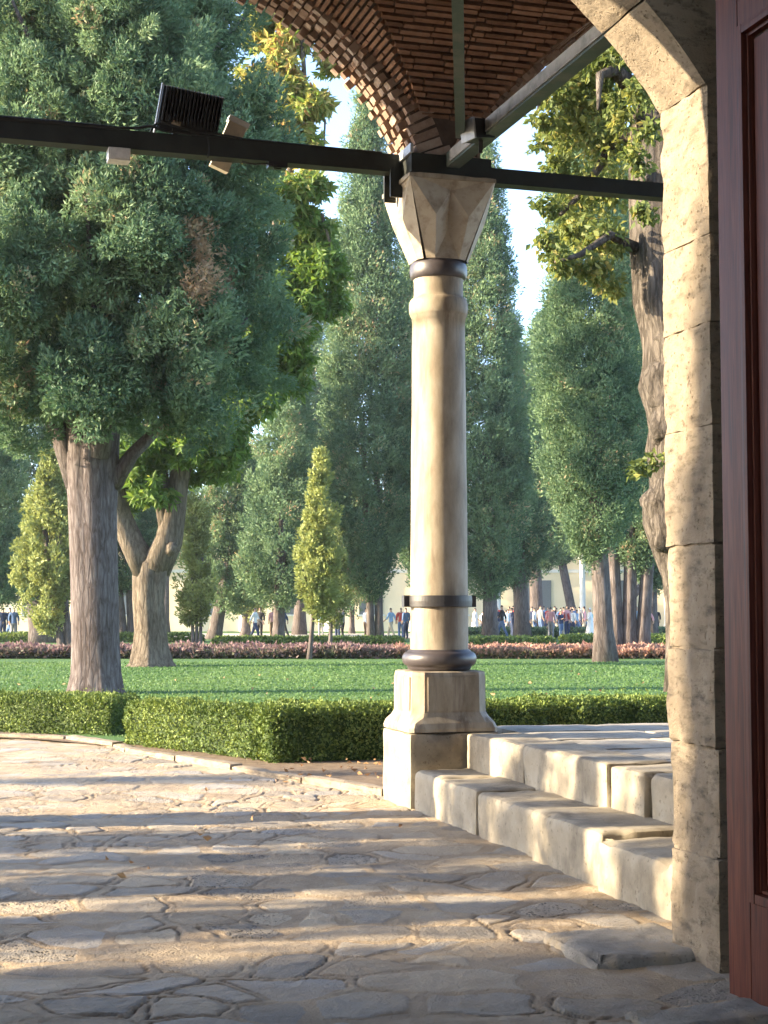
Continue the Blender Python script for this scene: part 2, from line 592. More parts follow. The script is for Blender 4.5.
def lawn_material():
    m, nt, out = new_mat('lawn_grass')
    L = nt.links.new
    tc = N(nt, 'ShaderNodeTexCoord')
    n1 = N(nt, 'ShaderNodeTexNoise', inp={'Scale': .35, 'Detail': 5, 'Roughness': .6})
    L(tc.outputs['Object'], n1.inputs['Vector'])
    n2 = N(nt, 'ShaderNodeTexNoise', inp={'Scale': 14, 'Detail': 5, 'Roughness': .7})
    L(tc.outputs['Object'], n2.inputs['Vector'])
    ad = N(nt, 'ShaderNodeMath', operation='MULTIPLY_ADD')
    L(n2.outputs[0], ad.inputs[0])
    ad.inputs[1].default_value = .7
    L(n1.outputs[0], ad.inputs[2])
    col = ramp(nt, [(.55, (.056, .112, .036)), (.85, (.083, .158, .048)), (1.0, (.12, .19, .06))], ad.outputs[0])
    bs = N(nt, 'ShaderNodeBsdfPrincipled', inp={'Roughness': .8, 'Specular IOR Level': .2})
    bp = N(nt, 'ShaderNodeBump', inp={'Strength': .8, 'Distance': .04})
    n3 = N(nt, 'ShaderNodeTexNoise', inp={'Scale': 40, 'Detail': 3})
    L(tc.outputs['Object'], n3.inputs['Vector'])
    L(n3.outputs[0], bp.inputs['Height'])
    L(bp.outputs[0], bs.inputs['Normal'])
    L(col, bs.inputs['Base Color'])
    L(bs.outputs[0], out.inputs[0])
    return m


M['lawn'] = lawn_material()


def paving_material():
    m, nt, out = new_mat('flagstones_in_sand')
    L = nt.links.new
    a = N(nt, 'ShaderNodeAttribute', attribute_name='pav')
    sp = N(nt, 'ShaderNodeSeparateColor')
    L(a.outputs['Color'], sp.inputs[0])
    tc = N(nt, 'ShaderNodeTexCoord')
    n1 = N(nt, 'ShaderNodeTexNoise', inp={'Scale': 9, 'Detail': 8, 'Roughness': .65})
    L(tc.outputs['Object'], n1.inputs['Vector'])
    n2 = N(nt, 'ShaderNodeTexNoise', inp={'Scale': 2.0, 'Detail': 5, 'Roughness': .6})
    L(tc.outputs['Object'], n2.inputs['Vector'])
    # stone colour from tone
    ad = N(nt, 'ShaderNodeMath', operation='MULTIPLY_ADD')
    L(n1.outputs[0], ad.inputs[0])
    ad.inputs[1].default_value = .35
    L(sp.outputs[1], ad.inputs[2])
    stone = ramp(nt, [(.15, (.20, .172, .14)), (.4, (.31, .28, .24)), (.6, (.38, .32, .24)), (.8, (.34, .32, .295)), (1.0, (.45, .375, .275))], ad.outputs[0])
    sand = ramp(nt, [(.3, (.27, .205, .137)), (.55, (.385, .298, .20)), (.75, (.45, .365, .255))], n2.outputs[0])
    # blotchy mask edge
    mk = N(nt, 'ShaderNodeMath', operation='MULTIPLY_ADD')
    L(n1.outputs[0], mk.inputs[0])
    mk.inputs[1].default_value = .5
    L(sp.outputs[0], mk.inputs[2])
    mr = N(nt, 'ShaderNodeMapRange', inp={'From Min': .45, 'From Max': .8})
    L(mk.outputs[0], mr.inputs[0])
    # film of sand on stone
    film = N(nt, 'ShaderNodeMapRange', inp={'From Min': .44, 'From Max': .62, 'To Min': 1.0, 'To Max': .35})
    n4 = N(nt, 'ShaderNodeTexNoise', inp={'Scale': 1.5, 'Detail': 6, 'Roughness': .65})
    L(tc.outputs['Object'], n4.inputs['Vector'])
    L(n4.outputs[0], film.inputs[0])
    mm = N(nt, 'ShaderNodeMath', operation='MULTIPLY')
    L(mr.outputs[0], mm.inputs[0])
    L(film.outputs[0], mm.inputs[1])
    mx = N(nt, 'ShaderNodeMix', data_type='RGBA')
    L(mm.outputs[0], mx.inputs[0])
    L(sand, mx.inputs[6])
    L(stone, mx.inputs[7])
    # pitted stones
    pv0 = N(nt, 'ShaderNodeTexVoronoi', inp={'Scale': 52, 'Randomness': 1})
    L(tc.outputs['Object'], pv0.inputs['Vector'])
    pvm = N(nt, 'ShaderNodeMath', operation='MULTIPLY_ADD')
    L(n1.outputs[0], pvm.inputs[0])
    pvm.inputs[1].default_value = -.9
    pvm.inputs[2].default_value = .55
    pv = N(nt, 'ShaderNodeMath', operation='ADD')
    L(pv0.outputs['Distance'], pv.inputs[0])
    L(pvm.outputs[0], pv.inputs[1])
    pm = N(nt, 'ShaderNodeMapRange', inp={'From Min': .28, 'From Max': .46, 'To Min': 1, 'To Max': 0})
    L(pv.outputs[0], pm.inputs[0])
    pp = N(nt, 'ShaderNodeMath', operation='MULTIPLY')
    L(pm.outputs[0], pp.inputs[0])
    L(sp.outputs[2], pp.inputs[1])
    mx2 = N(nt, 'ShaderNodeMix', data_type='RGBA')
    L(pp.outputs[0], mx2.inputs[0])
    L(mx.outputs[2], mx2.inputs[6])
    mx2.inputs[7].default_value = (.10, .085, .07, 1)
    # dirt in open cracks
    crk = N(nt, 'ShaderNodeMix', data_type='RGBA')
    L(a.outputs['Alpha'], crk.inputs[0])
    L(mx2.outputs[2], crk.inputs[6])
    crk.inputs[7].default_value = (.07, .055, .042, 1)
    bs = N(nt, 'ShaderNodeBsdfPrincipled', inp={'Roughness': .72, 'Specular IOR Level': .35})
    L(crk.outputs[2], bs.inputs['Base Color'])
    n3 = N(nt, 'ShaderNodeTexNoise', inp={'Scale': 55, 'Detail': 6, 'Roughness': .7})
    L(tc.outputs['Object'], n3.inputs['Vector'])
    hs = N(nt, 'ShaderNodeMath', operation='MULTIPLY_ADD')
    L(pp.outputs[0], hs.inputs[0])
    hs.inputs[1].default_value = -1.2
    L(n3.outputs[0], hs.inputs[2])
    h2 = N(nt, 'ShaderNodeMath', operation='MULTIPLY_ADD')
    L(n1.outputs[0], h2.inputs[0])
    h2.inputs[1].default_value = 1.5
    L(hs.outputs[0], h2.inputs[2])
    bp = N(nt, 'ShaderNodeBump', inp={'Strength': 1.0, 'Distance': .014})
    L(h2.outputs[0], bp.inputs['Height'])
    L(bp.outputs[0], bs.inputs['Normal'])
    L(bs.outputs[0], out.inputs[0])
    return m


M['paving'] = paving_material()

# ------------------------------------------------------------------ foliage
def unit(A):
    return A / np.maximum(np.linalg.norm(A, axis=1, keepdims=True), 1e-9)


def leaf_quads(P, D, Lg, W, rng, fold=.2, nrm=None):
    n = len(P)
    R = rng.normal(size=(n, 3))
    if nrm is not None:
        R = nrm * 1.25 + R * .55
    S = unit(np.cross(D, R))
    U = np.cross(S, D)
    Lg = np.broadcast_to(Lg, (n,))[:, None]
    W = np.broadcast_to(W, (n,))[:, None]
    mid = P + D * Lg * .45 + U * W * fold
    V = np.stack([P, mid + S * W * .5, P + D * Lg, mid - S * W * .5], 1).reshape(-1, 3)
    Fq = np.arange(n * 4).reshape(n, 4)
    return V, Fq


def foliage_mesh(name, P, D, Lg, W, tone, rng, core=None, nrm=None):
    V, Fq = leaf_quads(P, D, Lg, W, rng, nrm=nrm)
    tn = np.repeat(tone, 4)
    Fs = [Fq]
    if core is not None:
        cV, cQ = core
        Fs.append(np.asarray(cQ) + len(V))
        V = np.concatenate([V, cV])
        tn = np.concatenate([tn, np.full(len(cV), .12)])
    return mesh_np(name, V, Fs, {'tone': tn})


def cyp_profile(s, kind):
    if kind == 'column':
        return np.minimum(1, (s / .16) ** .6) * np.clip(1 - s, 0, 1) ** .5 * 1.12
    if kind == 'spindle':
        return np.minimum(1, ((s + .02) / .3) ** .7) * np.clip(1 - s, 0, 1) ** .75 * 1.25
    if kind == 'cone':
        return np.minimum(1, (s / .1) ** .5) * np.clip(1 - s, 0, 1) ** .8 * 1.15
    if kind == 'round':
        return np.sqrt(np.clip(1 - (2 * s - 1) ** 2, 0, 1)) * (1 - .15 * s)
    if kind == 'broad':
        return np.minimum(1, (s / .22) ** .55) * np.clip(1 - s, 0, 1) ** .42
    return np.sqrt(np.clip(1 - s, 0, 1))


def cyp_crown(z0, z1, R, kind, leafL, tuft, seed, cover=4.2, axis=(0, 0), bump=.2, brown=.0, tone_shift=0.0, elong=1.6, leafW=.36, cx1=0.0, dens_core=.66):
    """tufted conical / columnar evergreen crown, local coordinates"""
    rng = np.random.default_rng(seed)
    H = z1 - z0
    area_leaf = .5 * leafL * leafL * leafW
    nleaf = int(cover * 2 * R * H * .8 / area_leaf)
    per = 120
    nt = max(30, nleaf // per)
    # tuft centres
    s = rng.random(nt * 4)
    r = cyp_profile(s, kind)
    keep = rng.random(len(s)) < (r + .08) / 1.2
    s, r = s[keep][:nt], r[keep][:nt]
    nt = len(s)
    th = rng.random(nt) * 2 * math.pi
    q3 = np.stack([np.cos(th) * 1.2, np.sin(th) * 1.2, s * H / max(R, .3) * .8], 1)
    bm_ = 1 + bump * 1.1 * vnoise(q3 * np.array([[1, 1, .55]]), 1.3, seed) + bump * .7 * vnoise(q3, 3.7, seed + 3)
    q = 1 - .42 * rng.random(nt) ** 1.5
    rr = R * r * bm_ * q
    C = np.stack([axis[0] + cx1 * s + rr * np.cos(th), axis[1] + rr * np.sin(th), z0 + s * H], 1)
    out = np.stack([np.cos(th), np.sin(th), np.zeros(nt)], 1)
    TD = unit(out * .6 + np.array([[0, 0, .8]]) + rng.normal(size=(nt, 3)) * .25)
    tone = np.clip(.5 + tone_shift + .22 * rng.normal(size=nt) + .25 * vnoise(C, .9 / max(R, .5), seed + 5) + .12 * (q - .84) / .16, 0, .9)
    if brown:
        bz = vnoise(C, .55, seed + 21)
        tone = np.where(bz > 1 - brown, 1.05, tone)
    ts = tuft * (.75 + .8 * rng.random(nt))
    idx = np.repeat(np.arange(nt), per)
    n = len(idx)
    off = unit(rng.normal(size=(n, 3))) * (.5 + .5 * rng.random((n, 1)) ** .5)
    along = (off * TD[idx]).sum(1, keepdims=True)
    off = off + TD[idx] * along * (elong - 1)
    P = C[idx] + off * ts[idx][:, None]
    NR = unit(unit(off) + out[idx] * .35)
    D = unit(TD[idx] * .6 + unit(off) * .35 + rng.normal(size=(n, 3)) * .5)
    Lg = leafL * (.65 + .7 * rng.random(n))
    # core
    ns, na = 18, 14
    ss = np.linspace(0.02, .97, ns)
    cr = cyp_profile(ss, kind) * R * dens_core
    a = np.arange(na) * 2 * math.pi / na
    cV = []
    for i in range(ns):
        k = 1 + .15 * np.sin(a * 3 + i) + .12 * np.cos(a * 5 - 2 * i)
        cV.append(np.stack([axis[0] + cx1 * ss[i] + cr[i] * k * np.cos(a), axis[1] + cr[i] * k * np.sin(a), np.full(na, z0 + ss[i] * H + .04 * H * (i == 0))], 1))
    cV = np.concatenate(cV)
    cQ = [[i * na + j, i * na + (j + 1) % na, (i + 1) * na + (j + 1) % na, (i + 1) * na + j] for i in range(ns - 1) for j in range(na)]
    return P, D, Lg, Lg * leafW, tone[idx], (cV, cQ), rng, NR


def cypress(px, d, cpx, ytop, ybot, half, tr, label, kind='column', seed=1, group=None, name='cypress_tree', leaf='leaf_cyp',
            bark='bark_far', lean=0.0, stems=1, bump=.2, brown=0, tone_shift=0, cover=9.5, leafpx=3.7, tuftpx=8, ztop=None, zbot=None, minleaf=.085, trunk_top=None, px_is_x=False, wl=.36):
    X = at(px, 612, d).x
    if zbot is None:
        zbot = zat(ybot, d)
    if ztop is None:
        ztop = zat(ytop, d)
    R = half / F * d
    cx = at(cpx, 612, d).x - X
    root = empty(name, (X, d, 0), 0, label, 'tree', group)
    mb = MB()
    tt = zbot + .35 * (ztop - zbot) if trunk_top is None else trunk_top
    for k in range(stems):
        o = (k - (stems - 1) / 2) * tr * 1.1
        r_ = tr if stems == 1 else tr * .62
        m = 9
        pts, rad = [], []
        for i in range(m):
            t = i / (m - 1)
            z = -.1 + t * (tt + .1)
            pts.append((o * (1 + .9 * t) + (cx + lean) * t + .06 * tr * math.sin(3 * t + seed + k), .3 * o * (k % 2) + .05 * math.sin(2 * t + seed), z))
            rad.append(r_ * (1 + .22 * math.exp(-z * 3.2 / max(.5, tr * 2.2)) - .4 * t))
        mb.tube(pts, rad, n=18, flute=.07, nf=5, jit=.03, seed=seed + k)
    mb.build('trunk', M[bark], root, smooth=True)
    leafL = max(minleaf, leafpx * d / F)
    tuft = max(.15, tuftpx * .78 * d / F)
    P, D, Lg, W, tone, core, rng, NR = cyp_crown(zbot, ztop, R, kind, leafL, tuft, seed, cover, axis=(cx, 0), bump=bump, brown=brown, tone_shift=tone_shift, leafW=wl)
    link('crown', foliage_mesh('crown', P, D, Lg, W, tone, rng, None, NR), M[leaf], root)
    return root

# ================================================================== GROUND
def structure(o):
    return tag(o, kind='structure')


def sheet(name, pts, z, mat):
    mb = MB()
    mb.ngon([(p[0], p[1], z) for p in pts])
    return structure(mb.build(name, mat))


sheet('ground', [(-900, -300), (900, -300), (900, 1500), (-900, 1500)], -.16, M['soil'])

# kerb line (ground points)
K = [gnd(-260, 728), gnd(64, 741), gnd(112, 748), gnd(124, 753), gnd(230, 771), gnd(382, 796)]
K = [Vector((k.x, k.y, 0)) for k in K]
TER_V = .34          # outer edge of terrace
TER_U = .08
Z1, Z2 = .30, .57    # step heights
LA = Vector((-60, 21.5, 0))
# lawn: a single sheet beyond the beds
hedge_front = [gnd(-260, 722), gnd(0, 733), gnd(125, 748), gnd(203, 757), gnd(290, 764)]
lawn_pts = [(-500, 21.5), (-60, 21.5), (-14, 21.3), (hedge_front[0].x, hedge_front[0].y + .3)] + [(p.x, p.y + .35) for p in hedge_front[1:]] + [
    (.2, 16.2), (3.5, 17.5), (14, 20.7), (60, 34), (500, 34), (500, 900), (-500, 900)]
sheet('lawn', lawn_pts, .035, M['lawn'])
# soil bed between kerb and hedge
bed = [(K[1].x - .3, K[1].y)] + [(k.x, k.y) for k in K[2:]] + [(B(-.2, .3).x, B(-.2, .3).y), (B(6.0, .36).x, B(6.0, .36).y), (B(6, 3.4).x, B(6, 3.4).y), (.3, 16.4)] + [(p.x, p.y + .5) for p in hedge_front[::-1]] + [(-12, 21.4), (K[0].x, K[0].y)]
sheet('planting_bed', bed, .022, M['soil'])
# fine clods / litter on the visible soil
sheet('gravel_path', [(-200, 86), (200, 86), (200, 106), (-200, 106)], .05, M['gravel'])


def paving():
    xs = np.concatenate([np.arange(-9, -3.2, .06), np.arange(-3.2, 2.6, .0125), np.arange(2.6, 3.4, .1)])
    ys = np.concatenate([np.arange(-6, 4.6, .25), np.arange(4.6, 5.3, .03), np.arange(5.3, 9.5, .0125), np.arange(9.5, 13, .024), np.arange(13, 22.5, .045)])
    X, Y = np.meshgrid(xs, ys)
    sh = X.shape
    x, y = X.ravel(), Y.ravel()
    P2 = np.stack([x, y, np.zeros_like(x)], 1)
    wx = x + .10 * vnoise(P2, 2.3, 1) + .05 * vnoise(P2, 6, 2)
    wy = y + .10 * vnoise(P2, 2.3, 3) + .05 * vnoise(P2, 6, 4)
    rng = np.random.default_rng(5)
    # jittered seeds, stones laid in rough courses along x
    seeds = []
    yy = -7.0
    row = 0
    while yy < 23.5:
        hrow = rng.uniform(.20, .42)
        xx = -10 + rng.uniform(0, .5)
        while xx < 4.2:
            w = rng.choice([.24, .34, .46, .75], p=[.28, .34, .26, .12]) * rng.uniform(.8, 1.2)
            seeds.append((xx + w / 2, yy + hrow / 2 + rng.normal() * .07, w))
            xx += w
        yy += hrow
        row += 1
    S = np.array(seeds)
    ns = len(S)
    tone = rng.random(ns)
    pit = (rng.random(ns) < .14).astype(float) * rng.uniform(.5, 1, ns)
    buried = rng.random(ns) < .26
    tilt = rng.normal(size=(ns, 2)) * .035
    hz = rng.normal(size=ns) * .007
    d1 = np.full(len(x), 9.); d2 = np.full(len(x), 9.); i1 = np.zeros(len(x), int)
    order = np.argsort(y)
    ch = 6000
    Sx, Sy = S[:, 0], S[:, 1]
    for a in range(0, len(order), ch):
        ix = order[a:a + ch]
        y0, y1 = wy[ix].min() - 1.2, wy[ix].max() + 1.2
        sel = np.where((Sy > y0) & (Sy < y1))[0]
        dx = (wx[ix][:, None] - Sx[sel]) * .82
        dy = (wy[ix][:, None] - Sy[sel]) * 1.15
        D = np.sqrt(dx * dx + dy * dy)
        p = np.argpartition(D, 1, axis=1)[:, :2]
        rI = np.arange(len(ix))
        da, db = D[rI, p[:, 0]], D[rI, p[:, 1]]
        sw = da > db
        f1 = np.where(sw, p[:, 1], p[:, 0])
        d1[ix] = np.minimum(da, db)
        d2[ix] = np.maximum(da, db)
        i1[ix] = sel[f1]
    edge = (d2 - d1)
    wid = .026 + .045 * (vnoise(P2, 1.2, 9) * .5 + .5)
    m = np.clip((edge - wid) / .022, 0, 1)
    m = m * m * (3 - 2 * m)
    m = np.where(buried[i1], m * .28, m)
    loc = np.stack([x - Sx[i1], y - Sy[i1]], 1)
    tlt = (loc * tilt[i1]).sum(1)
    ridg = 1 - np.abs(fbm(P2 * np.array([[.6, 1.3, 1]]), 3.4, 44, 4)) * 2
    rough = fbm(P2, 3.2, 12, 4) * .007 + fbm(P2, 14, 14, 4) * .008 + np.clip(ridg - .25, 0, 1) * .010
    pitd = np.clip(vnoise(P2, 26, 21) - .05, 0, 1) * .012 * pit[i1]
    ck = np.clip(1 - np.abs(edge - wid * .85) / .013, 0, 1) * np.clip(vnoise(P2, 1.9, 31) * 1.6 + .55, 0, 1) * np.where(buried[i1], .55, 1)
    crack = ck * .016
    z = m * (.003 + hz[i1] * .45 + tlt * .3) + rough * .8 - pitd * m - crack + .016 * vnoise(P2, .6, 15)
    z -= np.clip((y - 21) / 1.5, 0, 1) * .1
    V = np.stack([x, y, z], 1)
    idx = np.arange(len(x)).reshape(sh)
    q = np.stack([idx[:-1, :-1], idx[:-1, 1:], idx[1:, 1:], idx[1:, :-1]], -1).reshape(-1, 4)
    # drop faces beyond the kerb (bed side)
    kx = np.array([k.x for k in K]); ky = np.array([k.y for k in K])
    yc = y[q].mean(1); xc = x[q].mean(1)
    lim = np.interp(xc, kx, ky) + .05
    q = q[(yc < lim)]
    att = np.stack([m, tone[i1], pit[i1] * m, np.clip(ck * 1.2 - .2, 0, 1) * .85], 1)
    me = mesh_np('stone_paving', V, q, {'pav': att}, smooth=True)
    structure(link('stone_paving', me, M['paving']))


paving()

# kerb stones: one thing per run of stones
kerb = empty('stone_kerb', (K[2].x, K[2].y, 0), 0, 'low worn stone kerb edging the paving below the boxwood hedge', 'kerb')
mb = MB()
sd = 0
for a, b in zip(K[:-1], K[1:]):
    L_ = (b - a).length
    n = max(1, round(L_ / 1.5))
    d_ = (b - a) / L_
    nrm = Vector((-d_.y, d_.x, 0))
    if nrm.y < 0:
        nrm = -nrm
    for i in range(n):
        p0 = a + d_ * (L_ * i / n + .008)
        ln = L_ / n - .016
        sd += 1

        def xf(P, p0=p0, d_=d_, nrm=nrm):
            o = np.array(kerb.location)
            return np.array(p0) + P[:, :1] * np.array(d_) + P[:, 1:2] * np.array(nrm) + P[:, 2:3] * np.array([0, 0, 1.]) - o
        rough_block(mb, (0, 0, -.15), (ln, .15, .06 + .012 * math.sin(sd * 2.1)), r=.02, amp=.012, seg=.06, seed=sd, xf=xf)
mb.build('kerb_stones', M['pier'], kerb, smooth=True)

# ================================================================== TERRACE AND STEPS
ter = empty('stone_terrace', B(TER_U, 0), PHI, 'raised terrace paved with worn pale slabs at the top of the steps', 'terrace')
# local coords = (u - TER_U, v, z)
mb = MB()
rngT = np.random.default_rng(3)
v = -5.43
row = 0
while v < TER_V - .1:
    dv = min(rngT.uniform(.55, .85), TER_V - v)
    if TER_V - (v + dv) < .3:
        dv = TER_V - v
    u = .46
    while u < 7.5:
        du = rngT.uniform(.7, 1.5)
        inside = (v < .325) and (v + dv > -.33) and (u + TER_U < .33)
        rough_block(mb, (u + .006, v + .006, Z2 - .12), (u + du - .006, v + dv - .006, Z2 - .006 + rngT.uniform(-.006, .006)), r=.02, amp=.006, seg=.12, seed=row + int(u * 7), nscale=3)
        u += du
    v += dv
    row += 1
mb.build('paving_slabs', M['slab'], ter, smooth=True)
mb = MB()
mb.box((3.9, (-5.43 + TER_V) / 2, Z2 / 2 - .07), (3.55, (TER_V + 5.43) / 2 - .012, Z2 / 2 - .02))
mb.build('core', M['mortar'], ter)

steps = empty('stone_steps', B(TER_U, -.33), PHI, 'two pale worn limestone steps climbing from the paving to the terrace', 'steps')
# upper blocks: nose at u=.08; local u from 0 to .45 ; v from 0 down to -5.1


def stepblock(u0, u1, v0, v1, z0, z1, sd, r=.026):
    mb = MB()
    rough_block(mb, (u0, v1 + .013, z0), (u1, v0 - .013, z1), r=r, amp=.015, seg=.032, seed=sd, nscale=4.5)
    mb.build('step_block', M['step'], steps, smooth=True)


vs = [-.04, -1.24, -2.61, -3.10, -4.2, -5.1]
for i in range(5):
    stepblock([.0, -.01, .0, .03, .01][i], .452, vs[i], vs[i + 1], Z1 - .05, Z2 + [0, .004, -.006, -.012, 0][i], 40 + i)
vs = [-.04, -.72, -1.50, -2.55, -3.60, -5.1]
for i in range(5):
    stepblock([-.42, -.452, -.455, -.505, -.55][i], .12, vs[i], vs[i + 1], -.1, Z1 + [.0, .004, -.006, .006, -.025][i], 60 + i, r=.034)

# worn stones at the foot of the pier
for (px, py, hu, hv, h, sd, lab) in [(628, 952, .30, .30, .055, 5, 'rough raised grey stone lying at the foot of the pier'), (725, 1016, .36, .17, .02, 6, 'flat smooth grey slab on the ground below the door corner')]:
    p = gnd(px, py)
    mb = MB()
    rough_block(mb, (-hu, -hv, -.08), (hu, hv, h), r=.05, amp=.02, seg=.025, seed=sd, nscale=6)
    tag(mb.build('threshold_stone', M['grey_stone'], None, smooth=True, loc=(p.x, p.y, 0), rotz=PHI + .1 * (sd - 5)), lab, 'stone')

# ================================================================== COLUMN
zc_top = at(413, 174, 11.98).z
CAP_TOP = zc_top
CAP_BOT = zat(258, 12.17)
z_ = lambda py, Y=12.386: zat(py, Y)


def make_column(loc, label, kind_lo=0.0):
    root = empty('marble_column', loc, PHI, label, 'column', 'columns of the portico')
    # pedestal: lower block
    pm = z_(733, 11.98)
    pt = z_(672, 12.0)
    mb = MB()
    rough_block(mb, (-.365, -.365, -.12), (.365, .365, pm), r=.03, amp=.012, seg=.06, seed=4)
    mb.build('plinth', M['limestone'], root, smooth=True)
    # upper pedestal: square flared foot, chamfered waist
    mb = MB()
    prof = [(.362, pm + .003), (.364, pm + .03), (.352, pm + .07), (.325, pm + .115), (.310, pm + .15), (.307, pm + .25), (.305, pt - .03), (.30, pt - .008), (.285, pt)]
    n = 64
    V, Q = [], []
    for i, (r, z) in enumerate(prof):
        cham = [0.02, .02, .04, .07, .085, .085, .085, .08, .08][i]
        th = (np.arange(n) + .5) * 2 * math.pi / n
        cx, sx = np.cos(th), np.sin(th)
        sq = r / np.maximum(np.abs(cx), np.abs(sx))
        oc = (2 * r - cham) / (np.abs(cx) + np.abs(sx))
        rr = np.minimum(sq, oc)
        P = np.stack([rr * cx, rr * sx, np.full(n, z)], 1)
        P[:, :2] *= (1 + .008 * fbm(P + 3, 7, 3, 3))[:, None]
        V.append(P)
    V.append(np.array([[0, 0, prof[-1][1]]]))
    V = np.concatenate(V)
    for i in range(len(prof) - 1):
        for j in range(n):
            Q.append([i * n + j, i * n + (j + 1) % n, (i + 1) * n + (j + 1) % n, (i + 1) * n + j])
    k = (len(prof) - 1) * n
    T = [[k + j, k + (j + 1) % n, len(V) - 1] for j in range(n)]
    mb.add(V, Q, T)
    # raised tablets on the four faces
    for a in range(4):
        ca, sa = math.cos(a * math.pi / 2), math.sin(a * math.pi / 2)
        R = [[ca, -sa, 0], [sa, ca, 0], [0, 0, 1]]
        mb.box((sa * .309, -ca * .309, (pm + pt) / 2 + .06), (.20, .006, .13), R)
    mb.build('pedestal', M['marble'], root)
    # base ring (dark bronze torus)
    zb0, zb1 = pt, z_(650, 12.1)
    h = zb1 - zb0
    mb = MB()
    prof = [(.225, zb0), (.248, zb0 + .01), (.252, zb0 + .02)]
    for a in np.linspace(-80, 85, 12):
        prof.append((.252 + .045 * math.cos(math.radians(a)), zb0 + h * .55 + h * .34 * math.sin(math.radians(a))))
    prof += [(.252, zb1 - .012), (.235, zb1)]
    mb.lathe(prof, 64)
    mb.build('base_ring', M['bronze'], root, smooth=True)
    # shaft
    r0, r1 = .232, .212
    zs1 = z_(322)
    mb = MB()
    prof = [(r0 + (r1 - r0) * t ** 1.2, zb1 - .01 + (zs1 - zb1 + .01) * t) for t in np.linspace(0, 1, 30)]
    zt0, zt1 = z_(318), z_(300)
    prof += [(r1 + .004, zs1 + .002)]
    for a in np.linspace(-85, 85, 9):
        prof.append((r1 + .004 + .022 * math.cos(math.radians(a)), (zt0 + zt1) / 2 + (zt1 - zt0) * .5 * math.sin(math.radians(a))))
    prof += [(.203, zt1 + .004), (.199, zt1 + .03), (.199, z_(283)), (.205, z_(280))]
    mb.lathe(prof, 72, wob=.004)
    mb.build('shaft', M['marble'], root, smooth=True)
    # neck ring
    za, zb = z_(281), z_(256)
    mb = MB()
    prof = [(.2, za)]
    for a in np.linspace(-80, 80, 10):
        prof.append((.208 + .026 * math.cos(math.radians(a)), za + (zb - za) * (.36 + .34 * math.sin(math.radians(a)))))
    prof += [(.216, za + (zb - za) * .75), (.222, za + (zb - za) * .85), (.218, zb)]
    mb.lathe(prof, 64)
    mb.build('neck_ring', M['bronze'], root, smooth=True)
    # iron clamp
    zc = z_(601, 12.1)
    mb = MB()
    mb.lathe([(.245, zc - .045), (.262, zc - .043), (.264, zc), (.262, zc + .043), (.245, zc + .045), (.245, zc - .045)], 64)
    for sgn in (-1, 1):
        mb.box((sgn * .275, .0, zc), (.028, .03, .046))
    mb.build('iron_clamp', M['iron'], root)
    # capital with turkish triangles
    a = .362
    zt, zb = CAP_TOP, CAP_BOT
    Hh = zt - zb
    rb = .228
    mb = MB()
    for k in range(4):
        ang = k * math.pi / 2
        ca, sa = math.cos(ang), math.sin(ang)

        def P(x, t, off=0.0):
            # x in [-1,1] across the face, t height 0..1 ; face normal -y
            ex = a * t + rb * .72 * (1 - t)
            ey = a * t + rb * .93 * (1 - t)
            px, py, pz = x * ex, -ey - off, zb + Hh * t
            return (px * ca - py * sa, px * sa + py * ca, pz)
        TL, TR = P(-1, 1), P(1, 1)
        Mt = P(0, .84, -.03)
        QL, QR = P(-.52, .5, .06), P(.52, .5, .06)
        Cc = P(0, .36, -.035)
        BL, BR = P(-.62, 0, .004), P(.62, 0, .004)
        CL, CR = P(-1.0, 0, -.03), P(1.0, 0, -.03)
        Bm = P(0, 0, .008)
        ML = P(0, .84, .02)
        # recessed ground between TL TR and M
        tri = [(TL, Mt, TR)]
        tri += [(TL, QL, Mt), (TR, Mt, QR), (QL, Cc, Mt), (Mt, Cc, QR), (QL, BL, Cc), (Cc, BR, QR), (Cc, BL, Bm), (Cc, Bm, BR), (TL, BL, QL), (TR, QR, BR), (TL, CL, BL), (TR, BR, CR)]
        for t in tri:
            mb.add(np.array(t), None, [[0, 1, 2]])
    mb.add([(-a, -a, zt), (a, -a, zt), (a, a, zt), (-a, a, zt)], [[0, 1, 2, 3]])
    mb.build('capital', M['capital'], root)
    mb = MB()
    rough_block(mb, (-.368, -.368, zt - .03), (.368, .368, zt + .012), r=.01, amp=.003, seg=.1, seed=8)
    mb.build('abacus', M['marble'], root, smooth=True)
    return root


col = make_column(B(0, 0), 'cream marble column on a stone pedestal with black iron rings at the head of the steps')


def copy_tree(o, parent=None):
    c = o.copy()
    COL.objects.link(c)
    c.parent = parent
    for ch in list(o.children):
        copy_tree(ch, c)
    return c


col2 = copy_tree(col)
col2.location = B(-4.82, 0)
col2["label"] = 'marble portico column standing on the paving beyond the left edge of the picture'

# ================================================================== TIE BEAMS
BZ = CAP_TOP + .125


def beam(name, u0, v0, u1, v1, w, h, mat, label, z=BZ):
    a, b = B(u0, v0, z), B(u1, v1, z)
    root = empty(name, a, 0, label, 'beam', 'tie beams of the portico')
    mb = MB()
    n = 10
    for i in range(1):
        mb.bar((0, 0, 0), tuple(b - a), w, h)
    mb.build('bar', mat, root)
    return root


